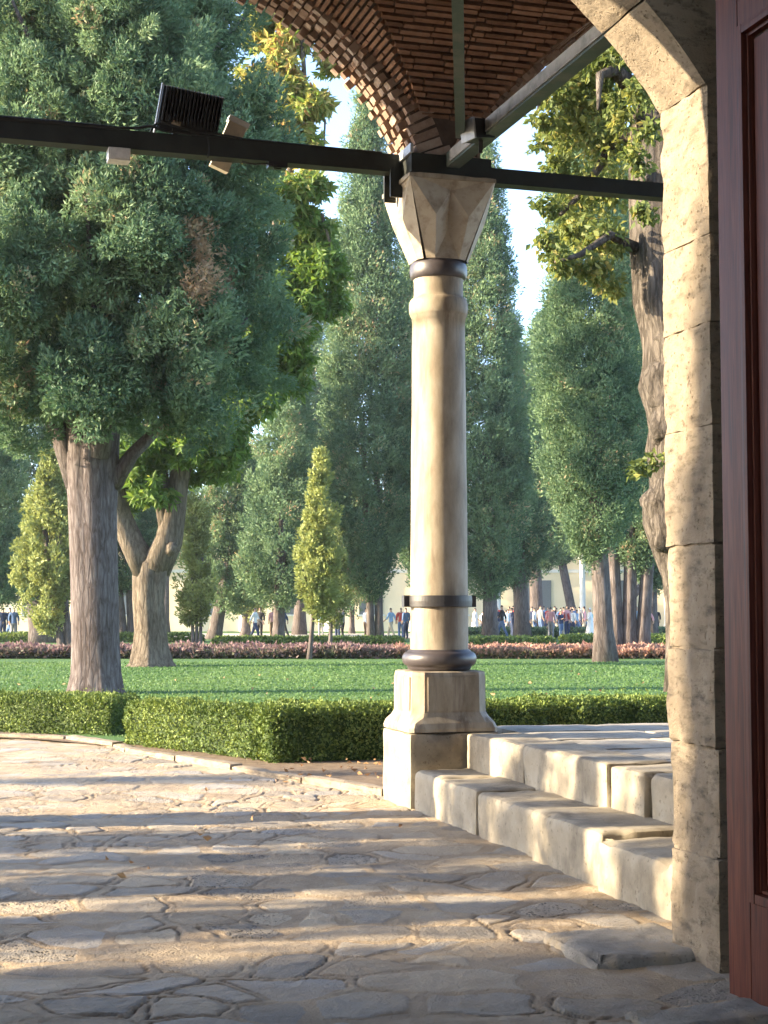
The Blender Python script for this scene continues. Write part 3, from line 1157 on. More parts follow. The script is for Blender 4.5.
bm1 = beam('tie_beam', -.30, .0, -4.5, 0, .13, .145, M['beam'], 'dark tie beam running left from the capital and carrying the floodlight', z=BZ + .03)
bm2 = beam('tie_beam', .345, .0, 4.5, 0, .13, .125, M['beam'], 'thin dark tie beam running right from the capital to behind the stone pier')
bm3 = beam('tie_beam', -.0, -.36, -.0, -5.44, .11, .115, M['green_beam'], 'green tie beam with painted-in sunlit grey side rising from the capital to the stone arch')
bm4 = beam('tie_beam', -.17, -1.0, -1.80, -5.44, .07, .09, M['green_beam'], 'narrow dark green tie beam hanging straight ahead under the brick vault', z=BZ + .02)
# impost frame on the capital
mb = MB()
fr = empty('impost_frame', B(0, 0, CAP_TOP + .012), PHI, 'black iron frame sitting on the column capital where the beams meet', 'beam frame')
for s in (-1, 1):
    mb.box((0, s * .30, .085), (.335, .03, .075))
    mb.box((s * .30, 0, .085), (.03, .268, .075))
mb.build('frame_bars', M['beam'], fr)
mb = MB()
mb.box((-.342, -.12, .19), (.012, .24, .035))
mb.build('flashing_strip', M['grey_metal'], fr)
for s in (-1, 1):
    mb = MB()
    mb.box((-.385, s * .085, -.03), (.05, .012, .11))
    mb.build('bracket', M['beam'], fr)
mb = MB()
mb.box((0, 0, .1), (.265, .265, .1))
mb.build('impost_block', M['brick'], fr)
# grey plank on the sunny side of beam 3, sunlight put into its colour
mb = MB()
mb.box((-.061, -2.55, 0.008), (.004, 2.45, .046))
o = mb.build('side_plank', M['sunlit_beam'], bm3, rotz=PHI)

# ================================================================== PORTICO VAULT (brick)
port = empty('brick_portico', B(0, 0), PHI, 'red brown brick groin vault with saw-toothed brick arch springing from the column', 'portico')
W2 = 2.41
HV = 2.72
SPR = CAP_TOP + .16


def fit_circle():
    pts = []
    for px, py in [(382, 149), (322, 64), (247, 7)]:
        d = np.array(ray(px, py))
        n = np.array([-UY, UX, 0])
        o = np.array(B(0, .3)) - np.array([0, 0, CAMZ])
        t = (n @ o) / (n @ d)
        p = d * t + np.array([0, 0, CAMZ])
        rel = p - np.array([OX, OY, 0])
        pts.append((rel[0] * UX + rel[1] * UY, p[2]))
    (x1, y1), (x2, y2), (x3, y3) = pts
    A = np.array([[x2 - x1, y2 - y1], [x3 - x2, y3 - y2]])
    bb = .5 * np.array([x2 ** 2 - x1 ** 2 + y2 ** 2 - y1 ** 2, x3 ** 2 - x2 ** 2 + y3 ** 2 - y2 ** 2])
    c = np.linalg.solve(A, bb)
    r = math.hypot(x1 - c[0], y1 - c[1])
    print('ARCH circle', c, r, pts, 'cap', CAP_TOP, CAP_BOT)
    return c[0], c[1], r


ACU, ACZ, AR = fit_circle()
ACU = -W2
VR = AR + .30
VZ = SPR - math.sqrt(max(.05, VR ** 2 - (W2 * .985) ** 2))


def fv(t):
    return VZ + np.sqrt(np.maximum(VR ** 2 - (np.asarray(t) * W2) ** 2, .01))


def slab_quads(mb, c, e1, e2, n, h1, h2, h3):
    """many boxes: centres c, axes e1,e2,n (k,3), half sizes (k,)"""
    sg = np.array([[-1, -1, -1], [1, -1, -1], [1, 1, -1], [-1, 1, -1], [-1, -1, 1], [1, -1, 1], [1, 1, 1], [-1, 1, 1]], float)
    V = c[:, None, :] + sg[None, :, 0:1] * (e1 * h1[:, None])[:, None, :] + sg[None, :, 1:2] * (e2 * h2[:, None])[:, None, :] + sg[None, :, 2:3] * (n * h3[:, None])[:, None, :]
    fq = np.array([[0, 3, 2, 1], [4, 5, 6, 7], [0, 1, 5, 4], [1, 2, 6, 5], [2, 3, 7, 6], [3, 0, 4, 7]])
    k = len(c)
    mb.add(V.reshape(-1, 3), (fq[None] + (np.arange(k) * 8)[:, None, None]).reshape(-1, 4))


def vault(uc, seed):
    rng = np.random.default_rng(seed)
    # mortar shell
    nu, nv = 61, 69
    U = np.linspace(-1, 1, nu)
    Vv = np.linspace(-1, 1, nv)
    A, Bv = np.meshgrid(U, Vv, indexing='ij')
    Z = np.maximum(fv(np.abs(A)), fv(np.abs(Bv))) + .02
    P = np.stack([uc + A.ravel() * W2, -HV + Bv.ravel() * HV, Z.ravel()], 1)
    idx = np.arange(nu * nv).reshape(nu, nv)
    q = np.stack([idx[:-1, :-1], idx[:-1, 1:], idx[1:, 1:], idx[1:, :-1]], -1).reshape(-1, 4)
    mb = MB()
    mb.add(P, q)
    mb.build('vault_mortar', M['mortar'], port)
    # bricks
    C, E1, E2, Nn, H1, H2, H3 = [], [], [], [], [], [], []
    amax = math.asin(min(1, W2 / VR))
    pitch = .053
    for typ in (0, 1):
        nc = int(VR * amax / pitch)
        for k in range(-nc, nc + 1):
            a = k * pitch / VR
            t = VR * math.sin(a) / W2
            if abs(t) >= .995:
                continue
            z = VZ + VR * math.cos(a)
            # course extends where other coordinate s in [|t|, 1]
            span = (HV if typ == 0 else W2)
            for sgn in (-1, 1):
                s0, s1 = abs(t) * span, span
                x = s0 + (0.13 if k % 2 else 0.0) * rng.random()
                x = s0
                first = rng.uniform(.08, .26)
                while x < s1:
                    bl = min(first if first else .25, s1 - x)
                    first = 0
                    if bl > .03:
                        m = (x + bl / 2) * sgn
                        jit = rng.normal() * .008
                        if typ == 0:
                            c = (uc + t * W2, -HV + m, z)
                            e1 = (0, 1, 0)
                            e2 = (math.cos(a), 0, -math.sin(a))
                            n = (-math.sin(a), 0, -math.cos(a))
                        else:
                            c = (uc + m, -HV + t * HV, z)
                            e1 = (1, 0, 0)
                            sx = HV / W2
                            l = math.hypot(math.cos(a) * sx, math.sin(a))
                            e2 = (0, math.cos(a) * sx / l, -math.sin(a) / l)
                            n = (0, -math.sin(a) / l, -math.cos(a) * sx / l)
                        C.append(np.array(c) + np.array(n) * jit)
                        E1.append(e1); E2.append(e2); Nn.append(n)
                        H1.append(bl / 2 - .006); H2.append(.0155 if typ == 0 else .0165); H3.append(.028)
                    x += bl
    mb = MB()
    slab_quads(mb, np.array(C), np.array(E1, float), np.array(E2, float), np.array(Nn, float), np.array(H1), np.array(H2), np.array(H3))
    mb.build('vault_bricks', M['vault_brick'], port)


vault(-W2, 1)
vault(W2, 2)


def arcade_arch(uc, seed):
    rng = np.random.default_rng(seed)
    amax = math.asin(min(.995, (W2 - .2) / AR))
    pitch = .078
    n = int(AR * amax / pitch)
    C, E1, E2, Nn, H1, H2, H3 = [], [], [], [], [], [], []
    rows = 7
    vw = .60 / rows
    for k in range(-n, n + 1):
        a = k * pitch / AR
        for j in range(rows):
            v0 = -.30 + (j + .5) * vw
            prot = (.022 if (k + j) % 2 else -.018) + rng.normal() * .013
            if (k // 2 + j) % 5 == 0:
                prot -= .02
            rr = AR + .11 - prot
            nx = (math.sin(a), 0, math.cos(a))
            C.append((uc + rr * math.sin(a), v0 + rng.normal() * .006, ACZ + rr * math.cos(a)))
            tw = rng.normal() * .10
            tl = rng.normal() * .07
            e1 = Vector((tl, 1, tw)).normalized()
            nn = Vector(nx) + Vector((0, rng.normal() * .12, 0))
            nn = (nn - e1 * nn.dot(e1)).normalized()
            E1.append(tuple(e1)); E2.append(tuple(e1.cross(nn))); Nn.append(tuple(nn))
            H1.append(vw / 2 - .003 - .009 * rng.random()); H2.append(.024 + .010 * rng.random()); H3.append(.11)
    mb = MB()
    slab_quads(mb, np.array(C), np.array(E1, float), np.array(E2, float), np.array(Nn, float), np.array(H1), np.array(H2), np.array(H3))
    mb.build('arch_bricks', M['brick'], port)
    # mortar backing + spandrel wall
    mb = MB()
    th = np.linspace(-amax, amax, 61)
    r_in = AR + .05
    top = 7.6
    V, Q = [], []
    for a in th:
        x, z = uc + r_in * math.sin(a), ACZ + r_in * math.cos(a)
        V += [(x, -.285, z), (x, .285, z), (x, .285, top), (x, -.285, top)]
    for i in range(len(th) - 1):
        o, p = i * 4, i * 4 + 4
        Q += [[o, o + 1, p + 1, p], [o + 1, o + 2, p + 2, p + 1], [o + 3, o, p, p + 3]]
    mb.add(V, Q)
    mb.build('spandrel_wall', M['mortar'], port)


arcade_arch(-W2, 5)
arcade_arch(W2, 6)
for uu in (-2 * W2, 0, 2 * W2):
    mb = MB()
    mb.box((uu, 0, (SPR + .02 + 7.6) / 2), (.235, .28, (7.6 - SPR - .02) / 2))
    mb.build('arch_springer', M['mortar'], port)
mb = MB()
mb.box((1.2, -2.3, 7.45), (6.3, 3.15, .1))
mb.build('roof', M['roof_plain'], port)

# ================================================================== GATE WALL, PIER, ARCH
gw = empty('gate_wall', B(0, -5.45), PHI, 'stone gate wall with a pale block pier and low stone arch framing the view on the right', 'wall')
# local: (u, v+5.45, z): wall occupies v in [-.41, 0]
RU = -.805
HWID = 1.9
ZS = at(713, 85, 6.55).z
mb = MB()
tops = []
for px_y in [962, 852, 745, 648, 560, 430, 330, 245, 165]:
    tops.append(px_y)
d_m = 6.75
zs = [-.15] + [zat(y, d_m) for y in [852, 745, 648, 545, 430, 330, 245]] + [ZS]
for i in range(len(zs) - 1):
    off = [.0, .012, -.008, .006, -.002, .0, -.001, .001][i % 8]
    rough_block(mb, (RU + off, -.432 + .008 * (i % 2), zs[i] + (.003 if i < 4 else 0)), (.2, 0, zs[i + 1] - (.003 if i < 4 else 0)), r=.012 if i < 4 else .005, amp=.015, seg=.018, seed=80 + i, nscale=14)
mb.build('pier', M['pier'], gw, smooth=True)
mb = MB()
mb.box((-.0225, -.205, 1.9), (.768, .19, 2.0))
mb.build('pier_core', M['pier'], gw)
# segmental arch voussoirs
r_a = HWID / math.cos(math.radians(35))
zc_a = ZS - HWID * math.tan(math.radians(35))
uc_a = RU - HWID
a0, a1 = math.radians(35), math.radians(145)
nvs = 10
mb = MB()
for i in range(nvs):
    b0 = a0 + (a1 - a0) * i / nvs
    b1 = a0 + (a1 - a0) * (i + 1) / nvs

    def xf(P, b0=b0, b1=b1):
        t = P[:, 0]
        ang = b0 + (b1 - b0) * t
        rr = r_a + P[:, 2]
        return np.stack([uc_a + rr * np.cos(ang), P[:, 1], zc_a + rr * np.sin(ang)], 1)
    # use arc-length units for the block then rescale
    Larc = (b1 - b0) * r_a

    def xf2(P, xf=xf, Larc=Larc):
        Q_ = P.copy()
        Q_[:, 0] /= Larc
        return xf(Q_)
    rough_block(mb, (.002, -.415, .0 + .004 * (i % 2)), (Larc - .002, .012, .30), r=.009, amp=.010, seg=.03 if i < 4 else .09, seed=120 + i, xf=xf2, nscale=6)
mb.build('arch_stones', M['pier'], gw, smooth=True)
# wall above / beside: inner plaster face and outer stone, as one shell with the arch cut out
mb = MB()


def wallface(vv, flip):
    th = np.linspace(a0, a1, 41)
    V = [(uc_a + (r_a + .1) * math.cos(a), vv, zc_a + (r_a + .1) * math.sin(a)) for a in th]
    Vt = [(p[0], vv, 7.5) for p in V]
    n = len(V)
    Q = [[i, i + 1, n + i + 1, n + i] for i in range(n - 1)]
    mb.add(V + Vt, Q if not flip else [q[::-1] for q in Q])


wallface(-.385, False)
wallface(-.03, True)
xr = uc_a + (r_a + .1) * math.cos(a0)
xl = uc_a + (r_a + .1) * math.cos(a1)
mb.box(((xr + 8) / 2, -.2075, (ZS + 7.5) / 2 + .02), ((8 - xr) / 2, .1775, (7.5 - ZS) / 2))
mb.box(((.15 + 8) / 2, -.2075, ZS / 2), ((8 - .15) / 2, .1775, ZS / 2 + .1))
mb.box(((xl - 16) / 2, -.2075, (ZS + 7.5) / 2), ((xl + 16) / 2, .1775, (7.5 - ZS) / 2))
lj = uc_a - HWID
mb.box(((lj - 16) / 2, -.2075, ZS / 2), ((lj + 16) / 2, .1975, ZS / 2 + .05))
mb.build('wall', M['plaster'], gw)
# gate hall side walls, ceiling
mb = MB()
mb.box((.55, -6.5, 3.5), (.2, 6.08, 4.2))
mb.box((-6.2, -6.5, 3.5), (.2, 6.08, 4.2))
mb.box((-2.8, -6.5, 7.2), (3.6, 6.08, .15))
mb.build('gate_hall', M['hall_bounce'], gw)

# ================================================================== DOOR
DU, DV = -.925, -6.17
door = empty('wooden_door', B(DU, DV), PHI, 'open red brown panelled wooden door leaf at the right edge beside the stone pier', 'door')
# leaf: face at local x=0 toward -x ; runs to -y ; z from .015
DZ0, DZ1 = .0, 4.2
mb = MB()


def bevbox(mb, lo, hi, bv=.004):
    rough_block(mb, lo, hi, r=bv, amp=0.0, seg=.5, seed=1)


sw = .168
bevbox(mb, (0, -sw, DZ0), (.085, 0, DZ1))
mb.build('stile', M['door'], door)
mb = MB()
bevbox(mb, (0, -1.45, DZ0), (.085, -1.45 + sw, DZ1))
mb.build('stile', M['door'], door)
mb = MB()
railz = zat(905, 6.0)
PTOP = zat(22, 6.0)
for z0, z1 in [(DZ0, railz), (PTOP, DZ1)]:
    mb = MB()
    bevbox(mb, (.0015, -1.45 + sw + .001, z0), (.083, -sw - .001, z1), .003)
    mb.build('rail', M['door'], door)
mb = MB()
for z0, z1 in [(railz, PTOP)]:
    # stepped moulding
    y0, y1 = -sw, -1.45 + sw
    for w0, w1, x0 in [(0, .040, -.006), (.040, .056, .016)]:
        bevbox(mb, (x0, y0 - w1, z0 + w0), (.05, y0 - w0, z1 - w0), .004)
        bevbox(mb, (x0, y1 + w0, z0 + w0), (.05, y1 + w1, z1 - w0), .004)
        bevbox(mb, (x0 + .0005, y1 + w1, z0 + w0), (.05, y0 - w1, z0 + w1), .004)
        bevbox(mb, (x0 + .0005, y1 + w1, z1 - w1), (.05, y0 - w1, z1 - w0), .004)
mb.build('moulding', M['door'], door)
mb = MB()
for z0, z1 in [(railz, PTOP)]:
    bevbox(mb, (.034, -1.45 + sw + .07, z0 + .07), (.06, -sw - .07, z1 - .07), .002)
mb.build('panel', M['door'], door)

# ================================================================== LAMPS AND FITTINGS ON THE BEAM
def ubeam(px, v=0.0):
    """u along the arcade where screen column px meets the beam plane"""
    d = np.array(ray(px, 150))
    n = np.array([-UY, UX, 0])
    o = np.array(B(0, v)) - np.array([0, 0, CAMZ])
    t = (n @ o) / (n @ d)
    p = d * t
    return (p[0] - OX) * UX + (p[1] - OY) * UY


uf = ubeam(190)
fl = empty('floodlight', B(uf, .0, BZ + .10), PHI, 'large black finned floodlight standing on the left tie beam', 'floodlight')
tx = math.radians(20)
Rt = np.array([[1, 0, 0], [0, math.cos(tx), -math.sin(tx)], [0, math.sin(tx), math.cos(tx)]])
tz = Matrix.Rotation(math.radians(7), 3, 'Y')
Rt = np.array(tz) @ Rt


def rb(mb, c, h):
    mb.box(Rt @ np.array(c, float) + np.array([0, 0, .20]), h, Rt)


mb = MB()
rb(mb, (0, .03, 0), (.235, .035, .165))
rb(mb, (0, -.02, -.10), (.22, .03, .06))
for i in range(17):
    rb(mb, (-.215 + i * .027, -.045, .035), (.004, .04, .128))
mb.build('housing', M['black_plastic'], fl)
mb = MB()
rb(mb, (0, -.035, .166), (.238, .004, .003))
for i in range(17):
    rb(mb, (-.215 + i * .027, -.056, .167), (.0055, .022, .004))
mb.build('top_edge', M['grey_metal'], fl)
mb = MB()
rb(mb, (-.247, 0, -.01), (.006, .03, .19))
mb.build('side_bracket', M['grey_metal'], fl)
mb = MB()
rb(mb, (-.10, -.052, -.095), (.035, .002, .018))
mb.build('rating_plate', M['beige_case'], fl)
for s in (-.12, .14):
    mb = MB()
    mb.box((s, .0, .03), (.02, .02, .035))
    mb.build('bracket_foot', M['black_plastic'], fl)

# beige projector lamp passing behind the beam
ub = ubeam(231)
sp_ = empty('projector_lamp', B(ub, .12, BZ + .10), PHI, 'beige box projector lamp tilted across the back of the left tie beam', 'lamp')
mb = MB()
ax = Vector((.36, -.15, .92)).normalized()
a_, b_ = ax * -.24, ax * .24
sdv = ax.cross(Vector((0, 1, 0))).normalized()
upv = sdv.cross(ax)
R = np.array([[sdv.x, upv.x, ax.x], [sdv.y, upv.y, ax.y], [sdv.z, upv.z, ax.z]])
rough = mb.box((0, 0, 0), (.075, .06, .195), R)
mb.build('lamp_body', M['beige_case'], sp_)
mb = MB()
mb.box(ax * .203, (.086, .071, .02), R)
mb.build('rim', M['white_case'], sp_)
mb = MB()
mb.box(ax * .2255, (.07, .055, .004), R)
mb.build('lens', M['dark_glass'], sp_)
mb = MB()
mb.box((0, -.05, 0), (.02, .03, .03))
mb.build('clamp', M['black_plastic'], sp_)

uw = ubeam(118)
wl_ = empty('junction_box', B(uw, -.03, BZ - .045), PHI, 'small white junction box under the left end of the tie beam', 'box')
mb = MB()
rough_block(mb, (-.085, -.07, -.10), (.085, .07, 0), r=.008, amp=0, seg=.3)
mb.build('case', M['white_case'], wl_)
mb = MB()
mb.box((0, -.075, -.05), (.07, .004, .035))
mb.build('lid', M['white_case'], wl_)
us = ubeam(276)
bb = empty('cable_clip', B(us, -.04, BZ - .045), PHI, 'little black clip box below the tie beam near the yellow leaves', 'clip')
mb = MB()
mb.box((0, 0, -.022), (.075, .04, .022))
mb.box((0, 0, -.048), (.03, .02, .004))
mb.build('clip_case', M['black_plastic'], bb)

# cables on the beam
cb = empty('power_cable', B(ubeam(60), -.05, BZ + .103), PHI, 'black power cable looping along the top of the left tie beam', 'cable')
u0 = ubeam(60)
mb = MB()


def cab(pts, r=.009):
    # smooth
    P = [Vector(p) for p in pts]
    out = []
    for i in range(len(P) - 1):
        p0, p1, p2, p3 = P[max(i - 1, 0)], P[i], P[i + 1], P[min(i + 2, len(P) - 1)]
        for t in np.linspace(0, 1, 6, endpoint=False):
            out.append(.5 * ((2 * p1) + (-p0 + p2) * t + (2 * p0 - 5 * p1 + 4 * p2 - p3) * t * t + (-p0 + 3 * p1 - 3 * p2 + p3) * t ** 3))
    out.append(P[-1])
    mb.tube(out, r, n=8)


uu = lambda px: ubeam(px) - u0
cab([(uu(-30), 0, .02), (uu(60), 0, .02), (uu(110), 0, .015), (uu(135), 0, .025), (uu(150), 0, .05), (uu(165), -.01, .02), (uu(200), -.01, .012), (uu(260), 0, .012), (uu(330), 0, .006), (uu(380), 0, .004)], .011)
cab([(uu(150), .03, .01), (uu(153), .02, .06), (uu(160), 0, .085), (uu(175), -.02, .06), (uu(195), -.02, .03), (uu(215), -.02, .03), (uu(240), -.02, .012)], .009)
cab([(uu(-30), -.02, -.0), (uu(60), -.02, .006), (uu(118), -.02, .005)], .016)
cab([(uu(205), -.03, .0), (uu(207), -.035, -.08), (uu(206), -.03, -.17)], .006)
cab([(uu(240), -.03, -.17), (uu(252), -.03, -.185), (uu(262), -.03, -.172), (uu(275), -.03, -.18)], .006)
mb.build('cable_run', M['cable'], cb, smooth=True)

# small black spotlight on beam 3
d = np.array(ray(478, 131))
t_ = 11.25 / d[1]
spp = Vector((d[0] * t_, 11.25, CAMZ + d[2] * t_))
sl = empty('spotlight', spp, 0, 'small black spotlight with a pale front mounted where the green beam meets the capital', 'spotlight')
mb = MB()
ax = Vector((-.80, -.45, -.10)).normalized()
sdv = ax.cross(Vector((0, 0, 1))).normalized()
upv = sdv.cross(ax)
R = np.array([[sdv.x, upv.x, ax.x], [sdv.y, upv.y, ax.y], [sdv.z, upv.z, ax.z]])
mb.box((0, 0, 0), (.085, .07, .085), R)
mb.box(ax * -.1, (.06, .05, .02), R)
mb.build('housing', M['black_plastic'], sl)
mb = MB()
mb.box(ax * .088, (.09, .076, .008), R)
mb.build('front_glass', M['grey_metal'], sl)
mb = MB()
mb.bar((0.02, 0, -.07), (.02, .02, -.16), .03, .03, up=(1, 0, 0))
mb.build('mount', M['black_plastic'], sl)

# ================================================================== HEDGES
def hedge(name, a, b, w, h, label, seed, leaf=.034, dens=3800, mat='leaf_box', group=None, z0=.02, dust=0.0):
    """clipped hedge from a to b (front line), w deep; local origin at a"""
    rng = np.random.default_rng(seed)
    a, b = Vector((a[0], a[1], 0)), Vector((b[0], b[1], 0))
    L_ = (b - a).length
    d = (b - a) / L_
    nrm = Vector((-d.y, d.x, 0))
    if nrm.y < 0:
        nrm = -nrm
    faces = [('f', L_ * h), ('t', L_ * w), ('e0', w * h), ('e1', w * h), ('k', L_ * h * .5)]
    P, Nn, tn = [], [], []
    for f, A in faces:
        n = int(A * dens)
        r1, r2 = rng.random(n), rng.random(n)
        if f == 'f':
            p = np.stack([r1 * L_, np.zeros(n), r2 * h], 1); nn = (0, -1, 0)
        elif f == 'k':
            p = np.stack([r1 * L_, np.full(n, w), r2 * h], 1); nn = (0, 1, 0)
        elif f == 't':
            p = np.stack([r1 * L_, r2 * w, np.full(n, h)], 1); nn = (0, 0, 1)
        elif f == 'e0':
            p = np.stack([np.zeros(n), r1 * w, r2 * h], 1); nn = (-1, 0, 0)
        else:
            p = np.stack([np.full(n, L_), r1 * w, r2 * h], 1); nn = (1, 0, 0)
        P.append(p)
        Nn.append(np.tile(np.array(nn, float), (n, 1)))
    P = np.concatenate(P)
    Nn = np.concatenate(Nn)
    # rounded shoulders
    c = np.clip(P, [.13, .13, -1], [L_ - .13, w - .13, h - .13])
    dd = P - c
    ln = np.linalg.norm(dd, axis=1, keepdims=True)
    P = np.where(ln > .13, c + dd / np.maximum(ln, 1e-6) * .13, P)
    lump = fbm(P, 2.6, seed, 3) * .06 + vnoise(P, 8, seed + 4) * .035
    dep = rng.random(len(P)) ** 2.2 * .09
    P = P + Nn * (lump - dep)[:, None]
    sh_ = (rng.random(len(P)) < .02) & (Nn[:, 2] > .5)
    P[:, 2] += np.where(sh_, .09 * rng.random(len(P)), 0)
    D = unit(Nn * .35 + rng.normal(size=P.shape) * .65 + np.array([[0, 0, .35]]))
    tone = np.clip(.5 + .3 * vnoise(P, 3.0, seed + 7) + .2 * rng.normal(size=len(P)) + .1 * (P[:, 2] / h - .5), 0, 1)
    Lg = leaf * (.6 + .8 * rng.random(len(P)))
    V, Fq = leaf_quads(P, D, Lg, Lg * .6, rng, nrm=unit(Nn + np.array([[0, 0, .25]])))
    V2 = np.array([[.07, .09, 0], [L_ - .07, .09, 0], [L_ - .07, w - .09, 0], [.07, w - .09, 0], [.07, .09, h - .09], [L_ - .07, .09, h - .09], [L_ - .07, w - .09, h - .09], [.07, w - .09, h - .09]])
    Q2 = np.array([[4, 5, 6, 7], [0, 1, 5, 4], [1, 2, 6, 5], [2, 3, 7, 6], [3, 0, 4, 7]]) + len(V)
    V = np.concatenate([V, V2])
    W = np.array([[d.x, d.y, 0], [nrm.x, nrm.y, 0], [0, 0, 1]])
    V = V @ W
    me = mesh_np(name, V, [Fq, Q2], {'tone': np.concatenate([np.repeat(tone, 4), np.full(8, .1)])})
    o = link(name, me, M[mat], None, (a.x, a.y, z0))
    return tag(o, label, 'hedge', group)


HG = 'clipped boxwood hedges along the paving'
h0 = gnd(-190, 725)
h1 = gnd(110, 739)
h2 = gnd(121, 746)
h3 = gnd(262, 763)
h4 = gnd(268, 766)
hedge('boxwood_hedge', h0, h1, .7, .46, 'low clipped boxwood hedge at the left edge, in front of the big grey trunk', 1, group=HG)
hedge('boxwood_hedge', h2, h3, .7, .49, 'low clipped boxwood hedge with sunlit end between the kerb corner and the shaded corner hedge', 2, group=HG)
e5 = B(6.4, 3.3)
hedge('boxwood_hedge', h4, (4.2, 17.1), .7, .55, 'shaded clipped boxwood hedge running behind the column pedestal to the stone pier', 3, group=HG)

# low hedges far back
hedge('parterre_hedge', (gnd(212, 648).x, gnd(212, 648).y), (gnd(402, 648).x, gnd(402, 648).y), 1.6, .36, 'far low hedge strip behind the flower bed, left of the column', 11, leaf=.14, dens=260, group='far low hedges')
hedge('parterre_hedge', (gnd(425, 649).x, gnd(425, 649).y), (gnd(556, 649).x, gnd(556, 649).y), 3.0, .36, 'far low hedge strip with lit top just right of the column', 12, leaf=.14, dens=260, group='far low hedges')
hedge('parterre_hedge', (gnd(568, 648).x, gnd(568, 648).y), (gnd(760, 648).x, gnd(760, 648).y), 3.0, .42, 'far low hedge strip behind the two right trunks', 13, leaf=.14, dens=260, group='far low hedges')
hedge('parterre_hedge', (gnd(420, 639).x, gnd(420, 639).y), (gnd(760, 639).x, gnd(760, 639).y), 1.6, .5, 'dark low hedge line in front of the distant crowd', 14, leaf=.18, dens=160, group='far low hedges', mat='leaf_cyp')
hedge('parterre_hedge', (gnd(-120, 643).x, gnd(-120, 643).y), (gnd(200, 643).x, gnd(200, 643).y), 1.4, .35, 'far low hedge line left of the twisted trunk', 15, leaf=.17, dens=160, group='far low hedges')


# ================================================================== FLOWER BEDS
def bed_mass(name, x0, x1, y0, y1, h, mat, label, seed, n=22000):
    rng = np.random.default_rng(seed)
    x = rng.uniform(x0, x1, n)
    y = y0 + (y1 - y0) * rng.random(n) ** 1.3
    P = np.stack([x, y, np.zeros(n)], 1)
    hh = h * (.55 + .35 * vnoise(P, 1.4, seed) + .25 * vnoise(P, 4, seed + 1))
    z = .05 + np.clip(hh, .06, 1) * rng.random(n) ** .5
    P[:, 2] = z
    D = unit(rng.normal(size=(n, 3)) * .7 + np.array([[0, -.2, .6]]))
    tone = np.clip(.1 + .7 * (z / h) + .25 * vnoise(P, .9, seed + 3) + .15 * rng.normal(size=n), 0, 1)
    c = np.array([(x0 + x1) / 2, (y0 + y1) / 2, 0])
    V, Fq = leaf_quads(P - c, D, .15 * (.6 + .8 * rng.random(n)), .10, rng)
    o = link(name, mesh_np(name, V, Fq, {'tone': np.repeat(tone, 4)}), M[mat], None, tuple(c))
    return tag(o, label, 'flowers', None, 'stuff')


yb = dist(660)
bed_mass('flowers', at(396, 612, yb).x, at(720, 612, yb).x, yb, yb + 5.5, .40, 'flower_r', 'band of peach pink bedding flowers across the lawn right of the column', 1)
bed_mass('flowers', at(-60, 612, yb).x, at(394, 612, yb).x, yb, yb + 5.5, .40, 'flower_l', 'band of dusky purple bedding flowers across the lawn left of the column', 2, n=36000)


# ================================================================== GRASS
def grass():
    rng = np.random.default_rng(8)
    n = 190000
    y = 15.5 + 30 * rng.random(n) ** 1.7
    x = (rng.random(n) * 2 - 1) * (.27 * y + .4)
    hx = np.array([p.x for p in hedge_front] + [.2, 4.0, 9])
    hy = np.array([p.y + .75 for p in hedge_front] + [16.6, 17.9, 19.5])
    ok = y > np.interp(x, hx, hy)
    x, y = x[ok], y[ok]
    n = len(x)
    P = np.stack([x, y, np.full(n, .03)], 1)
    D = unit(rng.normal(size=(n, 3)) * .8 + np.array([[0, 0, .55]]))
    s = .022 + .0006 * y
    Lg = s * (.6 + .8 * rng.random(n))
    tone = np.clip(.5 + .22 * vnoise(P, .35, 3) + .1 * vnoise(P, 1.6, 4) + .07 * rng.normal(size=n), 0, 1)
    V, Fq = leaf_quads(P, D, Lg, .010 + .0008 * y, rng, fold=.0, nrm=np.tile(np.array([[0, 0, 1.4]]), (n, 1)))
    tag(link('grass', mesh_np('grass', V, Fq, {'tone': np.repeat(tone, 4)}), M['leaf_grass']), 'short mown grass of the lawn', 'grass', None, 'stuff')


grass()


def dry_leaves():
    rng = np.random.default_rng(9)
    P = []
    for _ in range(90):
        y = 17.8 + 20 * rng.random() ** 1.3
        P.append(((rng.random() * 2 - 1) * .24 * y, y, .075))
    for _ in range(40):
        p = gnd(rng.uniform(280, 380), rng.uniform(762, 785))
        P.append((p.x, p.y, .05))
    for _ in range(16):
        p = gnd(rng.uniform(10, 420), rng.uniform(770, 900))
        P.append((p.x, p.y, .03))
    P = np.array(P)
    n = len(P)
    D = unit(rng.normal(size=(n, 3)) * np.array([[1, 1, .3]]))
    far = 1 + np.clip(P[:, 1] - 17, 0, 20) * .05
    Lg = .052 * (.6 + .8 * rng.random(n)) * far
    V, Fq = leaf_quads(P, D, Lg, Lg * .6, rng, fold=.35)
    tag(link('fallen_leaves', mesh_np('fallen_leaves', V, Fq, {'tone': np.repeat(rng.random(n), 4)}), M['dry_leaf']), 'scattered dry brown leaves on lawn and paving', 'leaves', None, 'stuff')


dry_leaves()

